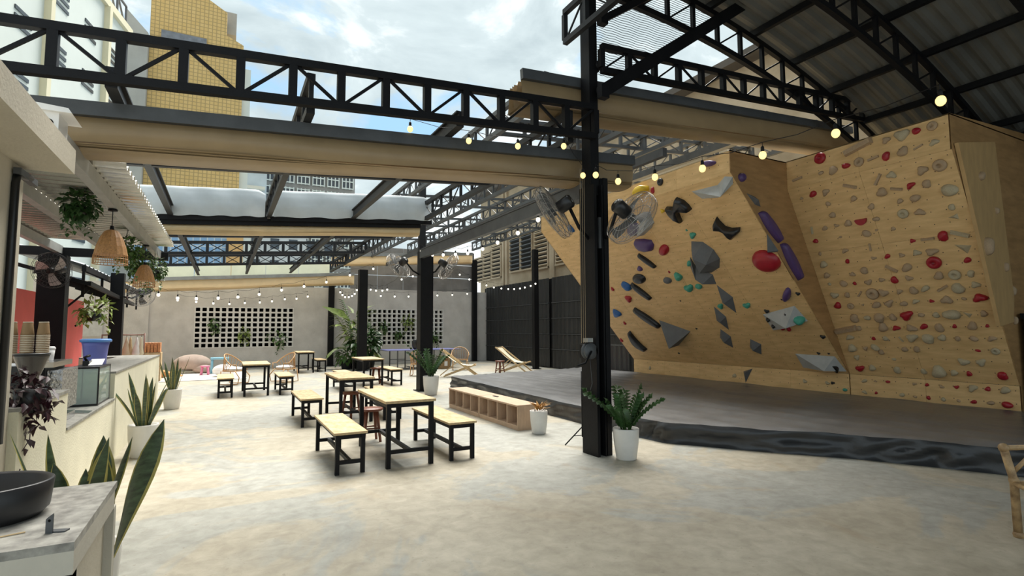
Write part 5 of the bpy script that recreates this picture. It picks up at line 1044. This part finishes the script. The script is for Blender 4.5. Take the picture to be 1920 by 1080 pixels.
for x in (.005, gx - .005):
    for y in (.005, gy - .005): MB().box((x - .007, y - .007, 0), (x + .007, y + .007, gz)).build('corner_post', blackplastic, t)
t = thing('plastic_tub', 'periwinkle blue plastic tub with bright blue rim on the counter', 'tub', (-1.43, 8.55, 1.087)); MB().lathe([(.001, 0), (.115, 0), (.12, .16), (.135, .30), (.15, .36), (.14, .36), (.125, .30), (.11, .03)], 28).build('body', bluep, t, True); MB().lathe([(.13, .345), (.165, .35), (.168, .375), (.15, .39), (.128, .375)], 28).build('rim', bluerim, t, True)
t = thing('card_reader', 'black card reader with white slip on the glass case', 'card reader', (-1.34, 7.75, 1.187)); MB().box((-.06, -.05, 0), (.0, .1, .05)).build('body', blackplastic, t); MB().add([(0, -.1, .004), (.12, -.05, .004), (.10, .25, .06), (-.02, .2, .06)], [(0, 1, 2, 3)]).build('paper_slip', whitep, t); MB().tube([(-.03, 0, .05), (-.05, -.02, .09), (-.01, .02, .11)], .016, 6).build('cable', black, t, True)
tag(MB().prism([(-1.16, 6.75, .767), (-1.38, 6.75, .767), (-1.38, 6.75, .79)], (0, .2, 0)).build('tray', chrome), 'steel tray on the ledge below the coffee machine', 'tray')
t = thing('bird_house', 'white box with round holes and sloping lid on the kiosk canopy', 'box', (-1.02, 4.42, 2.805)); MB().box((-.16, -.12, 0), (.05, .10, .17)).build('body', whitep, t); MB().prism([(-.2, -.15, .16), (.12, -.15, .16), (.1, -.15, .19), (-.2, -.15, .21)], (0, .28, 0)).build('lid', whitep, t)
for x in (-.08, .0): MB().lathe([(.001, 0), (.025, 0)], 14, (x, -.122, .09), axis='Y').build('hole', blackplastic, t)
# wash stand
vz = .85; t = thing('wash_stand', 'concrete wash stand with grey top in the left foreground', 'wash stand', (-.435, 2.42, 0)); wt = mat('smooth off-white cement', (.50, .47, .40), .7, 0, .08, 4, .1, 50)
MB().box((-.74, 0, vz - .03), (0, .86, vz)).build('worktop', stonetop, t); MB().box((-.74, .0, 0), (-.0, .06, vz - .03)).box((-.06, .06, vz - .11), (-.0, .80, vz - .03)).box((-.07, 0, 0), (.0, .07, vz - .11)).box((-.07, .80, 0), (.0, .86, vz - .11)).box((-.74, .80, 0), (-.07, .86, vz - .03)).build('frame', wt, t); MB().box((-.05, .07, 0), (-.035, .80, vz - .11)).build('side_infill', beige, t)
t = thing('wash_basin', 'black oval wash basin on the concrete stand', 'basin', (-.86, 2.86, vz)); pr = [(.001, .0), (.20, .0), (.225, .03), (.235, .135), (.228, .14), (.215, .13), (.20, .03), (.001, .025)]
bs = MB().lathe(pr, 36).build('bowl', mat('matt black ceramic', (.02, .02, .022), .4, 0, .1, 5), t, True); bs.scale = (1.15, .9, 1); MB().lathe([(.001, .026), (.022, .026), (.022, .03), (.001, .03)], 14).build('drain', chrome, t, True)
br = ground(92, 1000, vz); t = thing('angle_bracket', 'small steel angle bracket standing on the wash stand', 'bracket', br, R_(-20)); MB().prism([(-.012, -.002, 0), (.012, -.002, 0), (.012, -.002, .07), (-.004, -.002, .058), (-.012, -.002, .05)], (0, .004, 0)).build('upright', gsteel, t); ft = MB().box((-.012, .002, 0), (.05, .03, .005)).build('foot', gsteel, t); MB().lathe([(.001, 0), (.005, 0)], 10, (0, -.0025, .045), axis='Y').build('screw_hole', black, t)
st_ = ground(25, 1004, vz); tag(MB().tube([(st_.x - .1, st_.y - .03, vz + .004), (st_.x + .03, st_.y + .01, vz + .004)], .003, 5).build('straw', palewood), 'thin wooden stick lying on the wash stand', 'stick')

# ================================================================ LAMPS, FANS, STRINGS OF BULBS
def woven_lamp(label, loc, up_, s=1.0):
    t = thing('pendant_lamp', label, 'lamp', loc, 0, 'woven pendant lamps'); prof = [(.03, .30), (.06, .285), (.095, .22), (.125, .13), (.143, .04), (.147, .0)]; prof = [(r * s, z * s) for r, z in prof]
    MB().lathe([(r, z) for r, z in prof[:5]], 30, flute=.02).build('shade', wicker, t)
    lt = MB()
    for k in range(30): a = 2*PI*k/30; lt.tube([(prof[4][0]*math.cos(a), prof[4][0]*math.sin(a), prof[4][1]), (prof[5][0]*math.cos(a), prof[5][0]*math.sin(a), -.05*s)], .003, 4)
    for z in (0, -.05): lt.tube([(prof[5][0]*math.cos(2*PI*k/24), prof[5][0]*math.sin(2*PI*k/24), z*s) for k in range(24)], .005, 5, True)
    lt.build('lattice_skirt', wicker, t); MB().lathe([(.001, .34*s), (.02, .34*s), (.024, .29*s), (.001, .29*s)], 12).build('socket', black, t, True); MB().blob((0, 0, .2*s), (.035, .035, .05), 12, 8).build('bulb', bulb_pale, t, True); MB().tube([(0, 0, .34*s), (0, 0, up_)], .005, 6).build('cord', black, t); MB().lathe([(.001, up_), (.05, up_), (.05, up_+.02), (.001, up_+.025)], 14).build('ceiling_rose', black, t, True)
q = on(207, 486, 'X', -1.23); woven_lamp('woven bamboo pendant lamp nearest the kiosk canopy', q, 3.02 - q.z, 1.18); q = on(270, 532, 'X', -1.23); woven_lamp('woven bamboo pendant lamp hanging among the trailing plants', q, 3.02 - q.z, 1.08)
cage_m = mat('steel wire', (.35, .35, .35), .35, .8, .1, 5); bladed = mat('dark fan blade', (.06, .06, .06), .4); bladeg = mat('grey fan blade', (.34, .32, .29), .4); cagek = mat('black wire', (.03, .03, .03), .4, .3, .1, 5)
def fan(label, c, nrm, r, mount, wrapped, bm, cm=None):
    cm = cm or cage_m; n = Vector(nrm).normalized(); t = thing('wall_fan', label, 'fan', c, 0, 'wall fans'); q = Vector((0, -1, 0)).rotation_difference(n).to_euler(); rt = dict(rot=q)
    cg = MB()
    for rr, yy in ((r, 0), (r * .98, -.045), (r * .98, .045), (r * .66, -.075), (r * .66, .07), (r * .34, -.09), (r * .34, .085), (r * .16, -.095)): cg.tube([(rr*math.cos(2*PI*k/28), yy, rr*math.sin(2*PI*k/28)) for k in range(28)], .004, 4, True)
    for k in range(28):
        a = 2*PI*k/28
        for s_ in (-1, 1): cg.tube([(rr*math.cos(a), s_*yy, rr*math.sin(a)) for rr, yy in ((r*.16, .092), (r*.5, .085), (r*.85, .06), (r, .01))], .0025, 4, cap=False)
    cg.build('cage', cm, t, **rt)
    for k in range(3):
        a0 = k * 2*PI/3 + .4; MB().grid(lambda u, v: ((r*.16 + r*.7*u)*math.cos(a0 + (v-.5)*(.9 - .25*u) + .35*u), .02*(v-.5)*2 , (r*.16 + r*.7*u)*math.sin(a0 + (v-.5)*(.9 - .25*u) + .35*u)), 6, 4).build('blade', bm, t, True, **rt)
    MB().lathe([(.001, -.07), (.05, -.065), (.055, .02), (.001, .02)], 16, axis='Y').build('hub', black, t, True, **rt); mt = MB().lathe([(.03, .07), (.085, .085), (.09, .26), (.07, .285), (.001, .285)], 20, axis='Y').build('motor_housing', blackplastic, t, True, **rt); MB().lathe([(.001, .287), (.025, .287), (.025, .29), (.001, .291)], 14, (.03, 0, .02), axis='Y').build('dial', lsteel, mt, True)
    e = q.to_matrix() @ Vector((0, .2, -.08)); m_ = Vector(mount) - Vector(c); mid = (e + m_) / 2 + Vector((0, 0, -.06)); MB().tube([e, mid, m_], .022, 8).build('bracket_arm', black, t, True)
    if wrapped: MB().lathe([(r*.14, -.105), (r*.6, -.095), (r*1.0, -.055), (r*1.04, 0), (r*1.0, .055), (r*.6, .09), (r*.2, .1)], 28, axis='Y').build('plastic_wrap', film, t, True, **rt)
def at(px, py, dep): return CAM + ray(px, py) * (dep / F_PX)
def nv(a, b_, c_): return _right * a + _up * b_ + _fwd * c_
fan('plastic wrapped wall fan on the mat-free side of the tall column', at(1037, 398, 6.85), nv(-.78, -.50, .30), .37, (4.12, 5.6, 2.72), True, bladed); fan('plastic wrapped wall fan on the climbing side of the tall column', at(1184, 408, 6.55), nv(.74, -.52, .38), .36, (4.32, 5.55, 2.72), True, bladed)
fan('wall fan on the table side of the far column', at(747, 498, 13.8), nv(-.76, -.55, .3), .37, (4.46, 13.5, 3.0), True, bladed); fan('wall fan on the mat side of the far column', at(841, 500, 13.8), nv(.74, -.5, .40), .37, (4.78, 13.5, 3.05), True, bladed)
fan('black wall fan with grey blades on the column behind the cups', at(97, 507, 9.85), nv(.12, -.12, -1), .33, (-2.87, 12.86, 2.5), False, bladeg, cagek); fan('steel wall fan on the column behind the clothes rail', at(265, 553, 13.9), nv(.55, -.35, -.72), .31, (-2.32, 16.95, 2.45), False, bladed)
# strings of bulbs
def bulb_string(label, pts, r, m, drop, grp, ends=()):
    t = thing('string_light', label, 'string lights', pts[0], 0, grp); o0 = Vector(pts[0]); up_ = Vector((0, 0, drop)); cb = [Vector(e) - o0 for e in ends[:1]]
    for i, p in enumerate(pts):
        p = Vector(p) - o0; cb.append(p + up_)
        if i + 1 < len(pts): cb.append((p + Vector(pts[i+1]) - o0) / 2 + up_ - Vector((0, 0, drop * .25)))
    cb += [Vector(e) - o0 for e in ends[1:]]; MB().tube(cb, r * .11, 5).build('cable', black, t)
    bm_ = MB().blob((0, 0, 0), (r, r, r * 1.15), 12, 8).mesh('bulb', m, True); sk = MB().lathe([(.001, 0), (r * .5, 0), (r * .45, r * 1.4), (r * .2, r * 1.7), (.001, r * 1.7)], 10).mesh('socket', black, True); hg = MB().tube([(0, 0, r * 1.5), (0, 0, drop)], r * .09, 4).mesh('drop_wire', black)
    for p in pts: p = Vector(p) - o0; link('bulb', bm_, t, p); link('socket', sk, t, p + Vector((0, 0, r * .85))); link('drop_wire', hg, t, p)
bulb_string('string of warm bulbs rising from the tall column to the vaulted roof', [at(*p) for p in ((1117, 328, 6.55), (1159, 340, 6.4), (1228, 332, 6.1), (1317, 316, 5.7), (1430, 291, 5.3), (1567, 250, 4.8), (1764, 189, 4.15))], .036, bulb_warm, .13, 'strings of bulbs')
bulb_string('string of warm bulbs below the deep black truss', [at(*p) for p in ((769, 242, 6.15), (879, 264, 6.2), (971, 274, 6.3), (1057, 274, 6.45), (1093, 329, 6.55))], .033, bulb_warm, .12, 'strings of bulbs')
def far_string(label, pix, Y, r=.038, m=bulb_pale, drop=.22): bulb_string(label, [on(x, y, 'Y', Y if not isinstance(Y, (list, tuple)) else Y[0] + (Y[1] - Y[0]) * i / (len(pix) - 1)) for i, (x, y) in enumerate(pix)], r, m, drop, 'strings of bulbs', [(lambda a: (a.x, YB, a.z + drop + .1))(on(*pix[0], 'Y', 23)), (lambda a: (a.x, YB, a.z + drop + .1))(on(*pix[-1], 'Y', 23))] if not isinstance(Y, (list, tuple)) else ())
far_string('upper string of bulbs in front of the left screen blocks', ((228, 541), (297, 553), (333, 559), (368, 560), (409, 559), (446, 557), (486, 552), (528, 544), (570, 537), (612, 529), (656, 516), (700, 504)), (17.5, 21), .042)
far_string('lower string of bulbs along the back wall', ((333, 563), (368, 566), (400, 569), (430, 570), (459, 568), (487, 567), (510, 565), (534, 561), (556, 560), (577, 556)), 23.6)
far_string('drooping loop of bulbs beside the palm', ((638, 548), (642, 553), (647, 557), (654, 557), (660, 555), (665, 551), (669, 544)), 22.8)
far_string('string of bulbs over the right screen blocks', ((695, 543), (714, 555), (740, 556), (766, 556), (820, 554), (848, 553), (876, 551)), 23.6)
far_string('short string of bulbs under the corner awning', ((705, 545), (717, 545), (726, 543), (753, 524), (774, 518), (862, 515), (880, 524)), 22.0)
bulb_string('string of bulbs along the beam joining the two fan columns', [at(*p) for p in ((1009, 412, 8.6), (971, 437, 9.8), (933, 455, 10.8), (905, 467, 11.6), (877, 475, 12.3), (854, 477, 12.8), (831, 478, 13.2), (811, 478, 13.6), (790, 471, 14))], .036, bulb_pale, .16, 'strings of bulbs')
far_string('string of bulbs hanging in front of the black fence', ((896, 530), (912, 535), (926, 539), (940, 541), (953, 542), (964, 542), (975, 541), (984, 539), (995, 536), (1004, 532)), (21.5, 18.2), .035)
